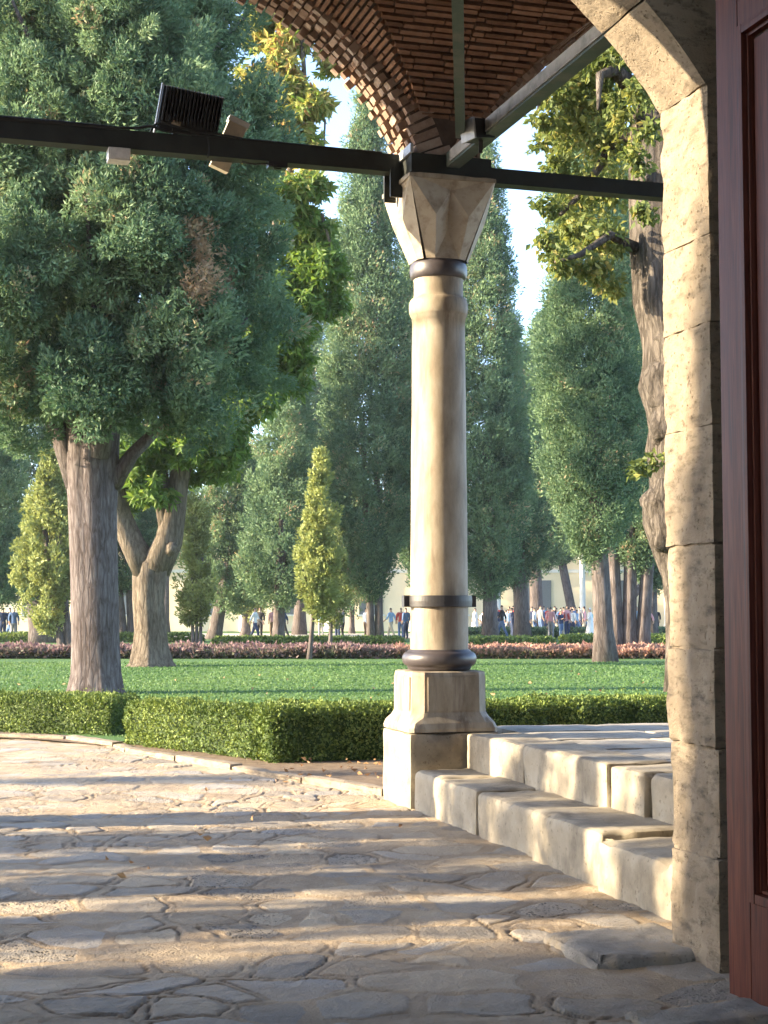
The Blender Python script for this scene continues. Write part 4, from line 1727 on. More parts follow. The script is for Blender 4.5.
# ================================================================== TREES
# --- the big cypress on the left
D1 = 28.2
b1 = at(97, 612, D1)
big = empty('big_cypress_tree', (b1.x, D1, 0), 0, 'huge cypress with broad dark crown and thick grey trunk behind the left hedge', 'tree')
zf = zat(445, D1)
mb = MB()
r_ = 24.0 / F * D1
pts = [(0, 0, -.1), (0, 0, .12), (0, 0, .4), (-.02, 0, 1.0), (-.06, 0, 2.2), (-.1, 0, 3.3), (-.12, 0, 4.2), (-.13, .05, 5.2), (-.05, .1, 7.0), (.0, .1, 10), (0, 0, 15)]
rad = [r_ * k for k in (1.3, 1.14, 1.03, .98, .98, 1.0, 1.08, 1.12, .85, .6, .2)]
mb.tube(pts, rad, n=56, flute=[.06, .045, .02, .012, .012, .02, .05, .075, .08, .08, .08], nf=6, jit=.014, seed=2)
mb.build('trunk', M['bark_cyp'], big, smooth=True)
for pts, rad in [([(-.28, 0, 3.7), (-.62, -.1, 4.6), (-1.0, -.2, 5.4), (-1.6, -.3, 6.8)], [.26, .2, .16, .1]),
                 ([(.25, 0, 3.8), (.62, -.1, 4.35), (1.15, -.1, 4.9), (1.6, .1, 5.9)], [.17, .12, .09, .05]),
                 ([(.05, -.3, 4.3), (.22, -.5, 5.2), (.5, -.7, 6.4)], [.22, .18, .1])]:
    mb = MB()
    mb.tube(pts, rad, n=14, flute=.08, nf=3, jit=.04, seed=5)
    mb.build('branch', M['bark_cyp'], big, smooth=True)


for k in range(13):
    mb = MB()
    th = k * 2.4
    z0_ = 5.0 + .75 * k
    c, sn = math.cos(th), math.sin(th)
    mb.tube([(0, 0, z0_), (.9 * c, .9 * sn, z0_ + .45), (1.9 * c, 1.9 * sn, z0_ + 1.0), (2.7 * c, 2.7 * sn, z0_ + 1.9)], [.13, .09, .06, .02], n=8, jit=.05, seed=k)
    mb.build('branch', M['bark_cyp'], big, smooth=True)


def big_crown():
    rng = np.random.default_rng(77)
    Ps, Ds, Ls, Ts, Ns = [], [], [], [], []
    # boughs: flame shaped masses along the crown
    boughs = []
    for k in range(128):
        z = zat(428, D1) + (zat(-60, D1) - zat(440, D1)) * rng.random() ** .9
        s = (z - zf) / (zat(-60, D1) - zf)
        R = 3.3 * min(1, .92 + 1.2 * s) * (1 - .45 * max(0, s - .45) / .55)
        th = rng.random() * 2 * math.pi
        q = R * (.62 + .38 * rng.random() ** .5) - .45
        z += .5 * rng.random()
        # ragged lower edge: a little higher on the right
        c = np.array([q * math.cos(th) * 1.04, q * math.sin(th), z + .35 + .28 * max(0, math.cos(th)) * (1 - s)])
        boughs.append((c, th, .6 + .55 * rng.random(), rng.random()))
    for k in range(14):   # low sprays in front of the fork
        boughs.append((np.array([-1.6 + 4.2 * rng.random(), -.7 - .8 * rng.random(), zat(425, D1) + .8 * rng.random()]), 4.7, .5 + .3 * rng.random(), rng.random()))
    for k in range(26):   # inner filling
        z = zf + .8 + 8 * rng.random()
        boughs.append((np.array([rng.normal() * 1.0, rng.normal() * 1.0, z + .5]), rng.random() * 6.28, 1.2, rng.random()))
    per_t = 190
    for c, th, br, tn in boughs:
        nt = int(31 * br ** 2)
        o = rng.normal(size=(nt, 3))
        o = unit(o) * (.55 + .45 * rng.random((nt, 1)) ** .6)
        o *= np.array([[br * .82, br * .82, br * 1.15]])
        C = c + o
        out = unit(o + np.array([[math.cos(th), math.sin(th), 0]]) * .4 * br)
        TD = unit(out * .75 + np.array([[0, 0, .55]]) + rng.normal(size=(nt, 3)) * .25)
        ts = .19 * (.6 + .9 * rng.random(nt))
        tone = np.clip(.52 + .2 * (tn - .5) * 2 + .2 * rng.normal(size=nt), 0, .9)
        # a few dead brown patches
        px = c[0] + o[:, 0]
        dead = (np.abs(px - (at(212, 612, D1).x - b1.x)) < .24 + .1 * np.sin(C[:, 2] * 9)) & (np.abs(C[:, 2] - zat(288, D1)) < .6) & (o[:, 1] < 0)
        tone = np.where(dead, 1.08, tone)
        idx = np.repeat(np.arange(nt), per_t)
        n = len(idx)
        off = unit(rng.normal(size=(n, 3))) * (.5 + .5 * rng.random((n, 1)) ** .5)
        al = (off * TD[idx]).sum(1, keepdims=True)
        off = off + TD[idx] * al * .7
        Ps.append(C[idx] + off * ts[idx][:, None])
        Ns.append(unit(off + out[idx] * .3))
        Ds.append(unit(TD[idx] * .6 + unit(off) * .3 + rng.normal(size=(n, 3)) * .5))
        Ls.append(.105 * (.6 + .8 * rng.random(n)))
        Ts.append(tone[idx])
    P, D, Lg, tone = np.concatenate(Ps), np.concatenate(Ds), np.concatenate(Ls), np.concatenate(Ts)
    print('big crown leaves', len(P))
    return foliage_mesh('crown', P, D, Lg, Lg * .34, tone, rng, None, np.concatenate(Ns))


link('crown', big_crown(), M['leaf_cyp'], big)


# --- broadleaf crown
def broad_leaves(clusters, leafL, leafW, per, seed, tone_fn, droop=.5, palm=0, nsub=14, sub_r=.45):
    """clusters: list of (centre, radius xyz, amount)"""
    rng = np.random.default_rng(seed)
    Ps, Ds, Ls, Ts = [], [], [], []
    subs = []
    for c, r, amt in clusters:
        ns_ = max(3, int(amt * nsub))
        for _ in range(ns_):
            o = unit(rng.normal(size=(1, 3)))[0] * rng.random() ** .4
            subs.append((np.array(c) + o * np.array(r), np.minimum(np.array(r), sub_r * (.6 + .8 * rng.random())) * np.array([1, 1, .7]), amt / ns_))
    for c, r, amt in subs:
        n = int(per * amt) + 1
        o = unit(rng.normal(size=(n, 3))) * rng.random((n, 1)) ** .45
        P = np.array(c) + o * np.array(r)
        if palm:
            idx = np.repeat(np.arange(n), palm)
            ax = unit(o + rng.normal(size=(n, 3)) * .5 + np.array([[0, -.2, .1]]))
            k = np.tile(np.arange(palm), n)
            e1 = unit(np.cross(ax, rng.normal(size=(n, 3))))
            e2 = np.cross(ax, e1)
            ang = (k / palm * 2 * math.pi)[:, None]
            D = unit(np.cos(ang) * e1[idx] + np.sin(ang) * e2[idx] + np.array([[0, 0, -droop]]) + ax[idx] * .15)
            P = P[idx]
            t = tone_fn(P, rng) + (rng.normal(size=n) * .1)[idx]
        else:
            D = unit(o * .5 + rng.normal(size=(n, 3)) * .7 + np.array([[0, 0, -droop]]))
            t = tone_fn(P, rng) + rng.normal(size=len(P)) * .1
        Ps.append(P); Ds.append(D)
        Ls.append(leafL * (.6 + .7 * rng.random(len(P))))
        Ts.append(np.clip(t, 0, 1.05))
    P, D, Lg, T = map(np.concatenate, (Ps, Ds, Ls, Ts))
    return foliage_mesh('crown', P, D, Lg, Lg * leafW, T, rng)


# --- twisted horse chestnut
D2 = 42.0
b2 = at(152, 612, D2)
che = empty('chestnut_tree', (b2.x, D2, 0), 0, 'twisted broadleaf tree with forked furrowed trunk, green and yellowing leaves behind the huge cypress', 'tree')


def L2(px, py, dy=0.0):
    p = at(px, py, D2 + dy)
    return (p.x - b2.x, dy, p.z)


mb = MB()
mb.tube([(0, 0, -.1), (0, 0, .15), (-.02, 0, .6), L2(151, 630), L2(149, 600), L2(150, 578), L2(153, 565), L2(156, 553)], [.78, .58, .48, .43, .42, .46, .42, .12], n=36, flute=.06, nf=5, jit=.03, seed=3)
mb.build('trunk', M['bark_chest'], che, smooth=True)
for pts, rad in [([L2(148, 575), L2(132, 545), L2(119, 515), L2(112, 480), L2(100, 440), L2(92, 390, .5)], [.40, .33, .30, .26, .2, .1]),
                 ([L2(154, 570), L2(168, 540), L2(174, 510), L2(178, 480), L2(190, 440), L2(215, 380, .3), L2(250, 300, .2), L2(285, 200, 0), L2(305, 90, -.2), L2(300, 0, 0)], [.42, .38, .30, .26, .22, .19, .15, .11, .07, .04]),
                 ([L2(168, 535), L2(162, 500), L2(160, 470), L2(150, 430, .4), L2(146, 380, .5)], [.26, .22, .19, .14, .08]),
                 ([L2(163, 552), L2(171, 549, -.3), L2(173, 546, -.45)], [.26, .17, .13]),
                 ([L2(235, 335, .2), L2(262, 250, -.6), L2(262, 215, -1.), L2(240, 195, -1.4)], [.12, .08, .05, .03]),
                 ([L2(285, 200), L2(322, 215, -.4), L2(332, 250, -.6)], [.09, .06, .03]),
                 ([L2(305, 95, -.2), L2(325, 120, -.4), L2(322, 190, -.5)], [.06, .03, .015])]:
    mb = MB()
    mb.tube(pts, rad, n=14, flute=.06, nf=3, jit=.05, seed=7)
    mb.build('branch', M['bark_chest'], che, smooth=True)


def che_tone(P, rng):
    z = P[:, 2]
    yz = np.clip((z - zat(250, D2)) / 2.5, 0, 1)      # upper sprays have turned yellow
    return .28 + .14 * vnoise(P, .8, 4) + yz * .42 + .1 * rng.normal(size=len(P))


cl = []
for px, py, dy, rx, rz, amt in [
    # lower green crown
    (140, 452, -.5, 38, 26, 1.5), (185, 440, -.8, 34, 24, 1.3), (222, 455, -.6, 22, 18, .7), (228, 425, -.8, 26, 24, 1.0), (150, 488, -.7, 24, 18, .5),
    (200, 470, .6, 26, 16, .5), (130, 490, .5, 16, 22, .5), (262, 395, -.5, 22, 22, .8), (240, 380, 0, 30, 30, 1.0),
    # mid crown right of the cypress
    (285, 330, -.3, 28, 26, 1.2), (262, 345, .5, 34, 36, 1.3), (300, 290, -.5, 30, 28, 1.3), (325, 262, -.5, 24, 24, 1.0), (275, 285, .6, 36, 32, 1.4), (305, 240, .2, 28, 20, 1.0), (335, 300, 0, 14, 18, .5), (258, 310, -.8, 22, 20, .8),
    (290, 370, .5, 20, 26, .6), (320, 225, -.2, 14, 12, .4),
    # drooping spray below the beam
    (255, 200, -1.3, 22, 7, .5), (285, 188, -1.2, 26, 9, .7), (310, 185, -1.0, 20, 12, .6), (300, 215, -.8, 14, 16, .45), (283, 210, -1.0, 14, 10, .3), (236, 206, -1.4, 14, 5, .25),
    # upper yellow sprays
    (280, 65, -.4, 18, 12, .45), (292, 88, -.5, 22, 13, .6), (300, 110, -.6, 26, 15, .85), (318, 98, -.6, 14, 12, .4), (290, 130, -.6, 16, 12, .45), (305, 140, -.5, 14, 14, .4), (268, 75, -.4, 12, 8, .25),
    (285, 45, 0, 22, 16, .6), (262, 30, .4, 24, 18, .7), (300, 20, .2, 30, 20, .9), (275, 0, .3, 34, 18, 1.0), (330, 60, .2, 14, 12, .3), (312, 160, -.5, 10, 10, .2),
    # sunlit wing behind the cypress
    (250, 100, 1.0, 30, 40, 1.2), (255, 160, 1.0, 30, 40, 1.2), (255, 225, 1.0, 28, 36, 1.1),
]:
    c = L2(px, py, dy)
    k = D2 / F
    cl.append((c, (rx * k, rx * k * .9, rz * k), amt))
link('crown', broad_leaves(cl, .27, .36, 300, 31, che_tone, droop=.55, palm=5, nsub=36, sub_r=.24), M['leaf_chest'], che)

# --- old gnarled tree beside the pier
D3 = 21.5
old = empty('gnarled_tree', (at(690, 612, D3).x, D3, 0), 0, 'old gnarled tree with burled leaning trunk half hidden behind the stone pier', 'tree')
x0 = at(690, 612, D3).x


def L3(px, py, dy=0.0):
    p = at(px, py, D3 + dy)
    return (p.x - x0, dy, p.z)


def pr(p):
    return p / F * D3


mb = MB()
ctr = [(712, 690, 46), (710, 640, 42), (706, 600, 40), (701, 570, 38), (694, 545, 40), (687, 520, 44), (690, 505, 46), (692, 490, 41), (691, 470, 41), (691, 450, 43), (690, 430, 39), (690, 410, 42), (687, 385, 45), (687, 365, 41), (685, 345, 40), (681, 325, 38), (676, 300, 40), (673, 250, 41), (669, 200, 38), (666, 150, 36), (663, 100, 30), (660, 60, 26), (645, -30, 20), (625, -140, 14)]
mb.tube([L3(a, b) for a, b, c in ctr], [pr(c) for a, b, c in ctr], n=48, flute=.05, nf=7, jit=.045, seed=4)
mb.build('trunk', M['bark_plane'], old, smooth=True)
# burls
for px, py, r, dy in [(668, 385, 22, -.2), (669, 425, 19, -.25), (664, 505, 20, -.2), (668, 530, 18, -.3), (672, 345, 20, -.3), (646, 178, 9, -.38)]:
    mb = MB()
    c = np.array(L3(px, py, dy))
    n1, n2 = 24, 16
    V = []
    for i in range(n2 + 1):
        for j in range(n1):
            a, b = math.pi * i / n2, 2 * math.pi * j / n1
            dv_ = np.array([math.sin(a) * math.cos(b), math.sin(a) * math.sin(b), 1.25 * math.cos(a)])
            V.append(dv_ * pr(r))
    V = np.array(V)
    V *= (1 + .55 * fbm(V + c, 5.0, 3, 3))[:, None]
    V = V + c
    Q = [[i * n1 + j, i * n1 + (j + 1) % n1, (i + 1) * n1 + (j + 1) % n1, (i + 1) * n1 + j] for i in range(n2) for j in range(n1)]
    mb.add(V, Q)
    mb.build('burl', M['bark_plane'], old, smooth=True)
for pts, rad in [([L3(640, 95), L3(615, 70, -.3), L3(600, 75, -.6), L3(598, 110, -.8)], [.16, .10, .06, .02]),
                 ([L3(650, 60), L3(610, 30, .2), L3(570, 40, .3), L3(545, 75, .3), L3(538, 110, .2)], [.15, .09, .06, .04, .02]),
                 ([L3(638, 250), L3(610, 235, -.5), L3(580, 255, -.8), L3(555, 262, -1.0)], [.10, .06, .04, .02]),
                 ([L3(645, 130), L3(615, 140, .5), L3(585, 190, .8), L3(560, 215, .6)], [.12, .08, .05, .03])]:
    mb = MB()
    mb.tube(pts, rad, n=10, jit=.05, seed=9)
    mb.build('branch', M['bark_plane'], old, smooth=True)


def old_tone(P, rng):
    return .52 + .24 * vnoise(P, 1.1, 4) + .16 * rng.normal(size=len(P))


cl = []
for px, py, dy, rx, rz, amt in [
    (560, 95, .2, 24, 16, .7), (545, 120, .3, 16, 12, .35), (585, 70, 0, 26, 18, .9), (612, 60, -.2, 22, 20, .8), (600, 100, .3, 26, 22, 1.0), (575, 130, .6, 24, 22, .8), (605, 145, .5, 24, 20, .8), (622, 110, -.3, 12, 22, .5),
    (560, 165, .8, 18, 16, .5), (585, 185, .8, 24, 16, .7), (612, 190, .6, 16, 18, .5), (550, 205, .7, 16, 12, .35), (575, 230, .5, 22, 18, .6), (605, 240, -.3, 20, 18, .6), (560, 258, -.8, 20, 14, .45), (590, 270, -.6, 20, 14, .5), (612, 285, -.5, 14, 10, .3), (545, 240, -.8, 10, 8, .2),
    (640, 165, -1.0, 10, 10, .16), (640, 470, -.9, 8, 6, .12), (655, 460, -.9, 8, 8, .12), (530, 95, .3, 8, 6, .12), (600, 20, 0, 44, 24, 1.5), (640, 10, .3, 40, 30, 1.5), (550, 40, .4, 24, 20, .8),
    (640, 95, -1.0, 14, 18, .4), (632, 150, -1.1, 12, 14, .3), (645, 210, -1.1, 10, 12, .25), (636, 45, -1.0, 16, 16, .45), (650, 130, -1.2, 8, 10, .2), (538, 145, .4, 8, 8, .12), (580, 110, 1.6, 42, 46, 1.9), (590, 210, 1.8, 40, 50, 1.7), (610, 150, 2.4, 30, 60, 1.2), (560, 140, 2.4, 22, 40, .7)]:
    c = L3(px, py, dy)
    k = D3 / F
    cl.append((c, (rx * k, rx * k, rz * k), amt))
link('crown', broad_leaves(cl, .115, .62, 520, 41, old_tone, droop=.5, nsub=62, sub_r=.12), M['leaf_plane'], old)

# --- small conifers and background cypresses
GB = 'cypresses across the courtyard lawn'
cypress(67, 56, 49, 442, 628, 31, .24, 'small sunlit yellow green cypress just left of the huge grey trunk', 'spindle', 21, leaf='leaf_young', group=None, bump=.34, stems=2, leafpx=4.2, tuftpx=7, brown=0, cover=11, wl=.5, trunk_top=5)
cypress(309, 48.4, 320, 456, 622, 19, .075, 'slim young yellow green conifer on a thin stick trunk in the flower bed', 'spindle', 22, leaf='leaf_young', name='young_conifer', bump=.36, leafpx=4.2, tuftpx=6.5, lean=.0, cover=12, wl=.5, minleaf=.07, trunk_top=3.6)
cypress(330, 62, 334, 530, 625, 14, .08, 'small young conifer standing behind the slim yellow green conifer', 'spindle', 23, leaf='leaf_young', name='young_conifer', leafpx=4.2, tuftpx=6.5, bump=.34, cover=11, tone_shift=-.25, trunk_top=3)
cypress(197, 64, 196, 488, 632, 14, .12, 'narrow green column cypress right of the twisted forked trunk', 'column', 24, leaf='leaf_young', tone_shift=-.3, stems=3, leafpx=4.2, tuftpx=6.5, bump=.3, cover=11, trunk_top=4)
cypress(46, 75, 20, 330, 602, 68, .72, 'dark broad cypress at the left edge with a wide dark trunk far back', 'broad', 25, group=GB, tone_shift=-.08, cover=8)
cypress(-14, 62, -16, 380, 612, 44, .5, 'dark bluish cypress cut by the left picture edge', 'broad', 35, group=GB, tone_shift=-.1, cover=8)
cypress(128, 77, 118, 395, 590, 46, .36, 'far cypress with ribbed brown trunk between the grey trunk and the forked trunk', 'broad', 26, group=GB, stems=2)
cypress(213, 84, 232, 425, 612, 46, .38, 'dark wide cypress left of centre with trunk next to the white shirted visitor', 'broad', 27, group=GB, cover=8)
cypress(246, 96, 250, 455, 614, 32, .3, 'pale distant small tree by the cream wall left of centre', 'round', 36, group=GB, leaf='leaf_young', tone_shift=-.2)
cypress(278, 68, 284, 285, 604, 40, .26, 'tall bluish cypress with slim grey trunk left of the slim conifer', 'cone', 28, group=GB, cover=8)
cypress(300, 100, 304, 255, 590, 36, .4, 'hazy tall cypress rising behind the slim conifer', 'column', 29, group=GB)
cypress(376, 71, 368, 80, 598, 52, .30, 'tallest cypress left of the column with twin grey stems and sunlit left flank', 'spindle', 30, group=GB, stems=2, leafpx=3.6, tuftpx=9, cover=11, bump=.30)
cypress(428, 82, 424, 130, 590, 32, .4, 'dark cypress hidden mostly behind the column shaft', 'column', 31, group=GB)
cypress(490, 71, 488, 140, 595, 45, .36, 'dark cypress directly right of the column with a grey trunk', 'spindle', 32, group=GB, leafpx=3.6, tuftpx=9)
cypress(604, 46, 593, 70, 560, 60, .30, 'big dark green cypress with smooth grey trunk left of the burled tree', 'broad', 33, group=GB, leafpx=3.6, tuftpx=11, cover=11, bump=.28, ztop=zat(60, 46))
cypress(629, 54, 636, 150, 566, 48, .40, 'cypress with ribbed brown trunk of several stems nearest the pier', 'spindle', 34, group=GB, stems=3, tuftpx=10)
cypress(523, 82, 515, 330, 585, 34, .42, 'far cypress with straight grey trunk in front of the crowd', 'column', 37, group=GB, trunk_top=9)
cypress(537, 96, 545, 320, 566, 30, .42, 'far cypress with leaning brown trunk before the cream wall', 'broad', 38, group=GB, lean=-.8, trunk_top=12)
cypress(576, 108, 560, 300, 560, 34, .34, 'distant cypress with thin trunk slanting left in front of the cream wall', 'broad', 39, group=GB, lean=-1.6, trunk_top=14)
cypress(652, 86, 654, 330, 590, 26, .28, 'thin far cypress in the gap beside the stone pier', 'column', 40, group=GB)
cypress(600, 108, 690, 400, 600, 40, .3, 'distant dark cypress mostly hidden behind the pier', 'broad', 42, group=GB)
cypress(352, 105, 352, 470, 608, 30, .2, 'hazy small distant tree between the slim conifer and the twin stemmed cypress', 'round', 43, group=GB)
cypress(165, 112, 165, 440, 560, 36, .3, 'hazy distant tree behind the forked trunk', 'broad', 44, group=GB)

# trees outside the picture on the left that throw the long stripes of shade
SUN_AZ = math.radians(-9.0)
SUN_EL = math.radians(18.5)
k_ = math.tan(SUN_AZ)
shade = []
first = None
for i, (dd, r, x, top) in enumerate([(10.62, .42, -9.5, 6.0), (9.70, .33, -10.5, 6.2), (8.77, .40, -9.5, 6.0), (7.80, .41, -11, 6.4), (6.15, 1.0, -15, 8.7), (14.35, .22, -14, 6.0)]):
    y = dd - k_ * x
    shade.append((x, y))
    X = x
    root = empty('slender_cypress_tree', (x, y, 0), 0, ['slender column cypress beyond the left picture edge, nearest the portico column', 'thin column cypress beyond the left picture edge', 'medium column cypress beyond the left picture edge',
                                                  'tall column cypress beyond the left picture edge', 'stout cypress beyond the left edge of the gate', 'stocky cypress beyond the left end of the hedge'][i], 'tree', 'cypresses beyond the left edge')
    mb = MB()
    mb.tube([(0, 0, -.1), (0, 0, 1.5), (0, 0, top * .7)], [.16, .13, .04], n=10)
    mb.build('trunk', M['bark_far'], root, smooth=True)
    P, D, Lg, W, tone, core, rng, NR = cyp_crown(.5, top, r, 'broad', .13, .22, 200 + i, 3.4, bump=.18, dens_core=.8)
    link('crown', foliage_mesh('crown', P, D, Lg, W, tone, rng, core, NR), M['leaf_cyp'], root)

# ================================================================== COURTYARD BUILDING
DB = 118.0
bd = empty('courtyard_building', (0, DB, 0), 0, 'long low cream courtyard building with white portico posts behind the trees', 'building')
mb = MB()
mb.box((0, 4, 3.2), (75, 4, 3.2))
mb.build('wall', M['wall_cream'], bd)
mb = MB()
mb.box((0, 3.1, 6.65), (76, 4.3, .22))
V = [(-76, -1.4, 6.88), (76, -1.4, 6.88), (76, 3, 8.3), (-76, 3, 8.3), (76, 9, 6.88), (-76, 9, 6.88)]
mb.add(V, [[0, 1, 2, 3], [3, 2, 4, 5]])
mb.build('roof', M['lead_roof'], bd)
mb = MB()
mb.box((0, -.04, 4.6), (75, .07, .12))
mb.build('string_course', M['white_stone'], bd)
for i in range(-9, 10):
    xx = i * 6.4 + 2.2
    mb = MB()
    mb.lathe([(.34, 0), (.34, .5), (.24, .6), (.22, 5.3), (.34, 5.7), (.34, 6.4)], 16, center=(xx, -.7))
    mb.build('portico_post', M['white_stone'], bd, smooth=True)
for i in range(-9, 9):
    xx = i * 6.4 + 5.4
    mb = MB()
    mb.box((xx, -.03, 2.6), (.9, .06, 1.3))
    w = mb.build('window', M['dark_glass'], bd)
    mb = MB()
    mb.box((xx, -.08, 1.25), (1.1, .1, .06))
    mb.build('sill', M['white_stone'], w)



# ================================================================== PEOPLE
def person_meshes(pose):
    J = {'pelvis': (0, 0, .93), 'belly': (0, 0, 1.08), 'chest': (0, 0, 1.28), 'neckb': (0, -.01, 1.44), 'neck': (0, 0, 1.51), 'head': (0, .015, 1.60), 'top': (0, .0, 1.69),
         'nose': (0, .10, 1.60)}
    R = {'pelvis': .145, 'belly': .125, 'chest': .14, 'neckb': .075, 'neck': .05, 'head': .085, 'top': .055, 'nose': .02}
    E = [('pelvis', 'belly'), ('belly', 'chest'), ('chest', 'neckb'), ('neckb', 'neck'), ('neck', 'head'), ('head', 'top'), ('head', 'nose')]
    for sgn, n in ((-1, 'L'), (1, 'R')):
        st = {'stand': .03, 'walk': .26 * sgn, 'bend': .02}[pose]
        J['sh' + n] = (sgn * .18, 0, 1.40); R['sh' + n] = .062
        J['el' + n] = (sgn * .235, -.02 - .5 * st, 1.13); R['el' + n] = .045
        fw = {'stand': .05, 'walk': -.30 * sgn + .1, 'bend': .26}[pose]
        J['wr' + n] = (sgn * (.22 if pose != 'bend' else .10), fw, .90 if pose != 'bend' else 1.2); R['wr' + n] = .034
        J['ha' + n] = (J['wr' + n][0], fw + .05, J['wr' + n][2] - .09 if pose != 'bend' else 1.24); R['ha' + n] = .034
        J['hi' + n] = (sgn * .085, 0, .86); R['hi' + n] = .095
        J['kn' + n] = (sgn * .095, st * .6 + .03, .48); R['kn' + n] = .062
        J['an' + n] = (sgn * .10, st - .03, .10 + (.05 if pose == 'walk' and sgn < 0 else 0)); R['an' + n] = .042
        J['to' + n] = (sgn * .115, st + .14, .045); R['to' + n] = .038
        E += [('chest', 'sh' + n), ('sh' + n, 'el' + n), ('el' + n, 'wr' + n), ('wr' + n, 'ha' + n), ('pelvis', 'hi' + n), ('hi' + n, 'kn' + n), ('kn' + n, 'an' + n), ('an' + n, 'to' + n)]
    names = list(J)
    me = bpy.data.meshes.new('person_skeleton')
    me.from_pydata([J[k] for k in names], [(names.index(a), names.index(b)) for a, b in E], [])
    ob = bpy.data.objects.new('person_skeleton', me)
    COL.objects.link(ob)
    sk = ob.modifiers.new('Skin', 'SKIN')
    sk.use_smooth_shade = True
    for i, k in enumerate(names):
        dsv = me.skin_vertices[0].data[i]
        dsv.radius = (R[k], R[k] * (.72 if k in ('pelvis', 'belly', 'chest') else 1.0))
        dsv.use_root = (k == 'pelvis')
    ob.modifiers.new('Sub', 'SUBSURF').levels = 1
    dg = bpy.context.evaluated_depsgraph_get()
    dg.update()
    ev = ob.evaluated_get(dg)
    em = ev.to_mesh()
    n = len(em.vertices)
    V = np.zeros(n * 3)
    em.vertices.foreach_get('co', V)
    V = V.reshape(-1, 3)
    Nn = np.zeros(n * 3)
    em.vertices.foreach_get('normal', Nn)
    Nn = Nn.reshape(-1, 3)
    faces = [list(p.vertices) for p in em.polygons]
    ev.to_mesh_clear()
    bpy.data.objects.remove(ob)
    bpy.data.meshes.remove(me)

    def sub(sel, offs, name):
        fs = [f for f in faces if all(sel[v] for v in f)]
        used = sorted({v for f in fs for v in f})
        mp = {v: i for i, v in enumerate(used)}
        m = bpy.data.meshes.new(name)
        m.from_pydata([tuple(V[v] + Nn[v] * offs) for v in used], [], [[mp[v] for v in f] for f in fs])
        for p in m.polygons:
            p.use_smooth = True
        return m
    body = sub(np.ones(n, bool), 0, 'person')
    x, y, z = V[:, 0], V[:, 1], V[:, 2]
    arm = (np.abs(x) > .165) & (z > .95)
    shirt = (z > .88) & (z < 1.47) & ~((z < 1.0) & (np.abs(x) > .17)) & ~((y > .18))
    trous = (z > .07) & (z < .97) & (np.abs(x) < .19) & (y < .5)
    hair = (z > 1.55) & ((y < .045) | (z > 1.665))
    shoe = (z < .10)
    dress_V, dress_Q = [], []
    for i, (zz, rx, ry) in enumerate([(1.44, .12, .09), (1.38, .20, .12), (1.2, .19, .14), (1.02, .17, .14), (.8, .21, .18), (.5, .25, .22), (.12, .30, .27)]):
        for j in range(18):
            a = j / 18 * 2 * math.pi
            w = 1 + .05 * math.sin(5 * a + i)
            dress_V.append((rx * w * math.cos(a), ry * w * math.sin(a), zz))
    for i in range(6):
        for j in range(18):
            dress_Q.append([i * 18 + j, i * 18 + (j + 1) % 18, (i + 1) * 18 + (j + 1) % 18, (i + 1) * 18 + j][::-1])
    robe = mesh_np('robe', np.array(dress_V), np.array(dress_Q), smooth=True)
    return {'body': body, 'shirt': sub(shirt, .016, 'shirt'), 'trousers': sub(trous, .014, 'trousers'), 'hair': sub(hair, .014, 'hair'), 'shoe': sub(shoe, .012, 'shoes'), 'robe': robe}


PM = {p: person_meshes(p) for p in ('stand', 'walk', 'bend')}
CL = {'white': (.75, .75, .74), 'black': (.02, .02, .024), 'dark blue': (.03, .045, .10), 'light blue': (.28, .42, .60), 'red': (.42, .06, .05), 'pink': (.60, .30, .30), 'beige': (.5, .42, .30), 'grey': (.22, .22, .23),
      'teal': (.03, .33, .34), 'yellow': (.65, .48, .14), 'cream': (.68, .62, .50), 'denim blue': (.09, .15, .28), 'brown': (.14, .085, .05), 'green': (.08, .18, .08)}
CM = {k: plain('cloth_' + k.replace(' ', '_'), v, rough=.85, var=.12, scale=6) for k, v in CL.items()}


def setmat(o, m):
    if len(o.data.materials) == 0:
        o.data.materials.append(m)
    o.material_slots[0].link = 'OBJECT'
    o.material_slots[0].material = m


def person(px, d, pose, rot, top, low, label, robe=None, scale=1.0, hat=None, group=None, hair='hair'):
    X = at(px, 612, d).x
    mm = PM[pose]
    o = bpy.data.objects.new('person', mm['body'])
    COL.objects.link(o)
    setmat(o, M['skin'])
    o.location = (X, d, .035 if not (86 < d < 106) else .05)
    o.rotation_euler = (0, 0, math.radians(rot))
    o.scale = (scale,) * 3
    tag(o, label, 'person', group)
    parts = [('hair', M['hair'] if hat is None else CM[hat])]
    if robe:
        parts += [('robe', CM[robe]), ('shirt', CM[top])]
    else:
        parts += [('shirt', CM[top]), ('trousers', CM[low])]
    nm = {'hair': 'hair' if hat is None else 'headscarf', 'shoe': 'shoes', 'robe': 'robe', 'shirt': 'shirt', 'trousers': 'trousers'}
    for k, m in parts:
        c = bpy.data.objects.new(nm[k], mm[k])
        COL.objects.link(c)
        setmat(c, m)
        c.parent = o
    return o


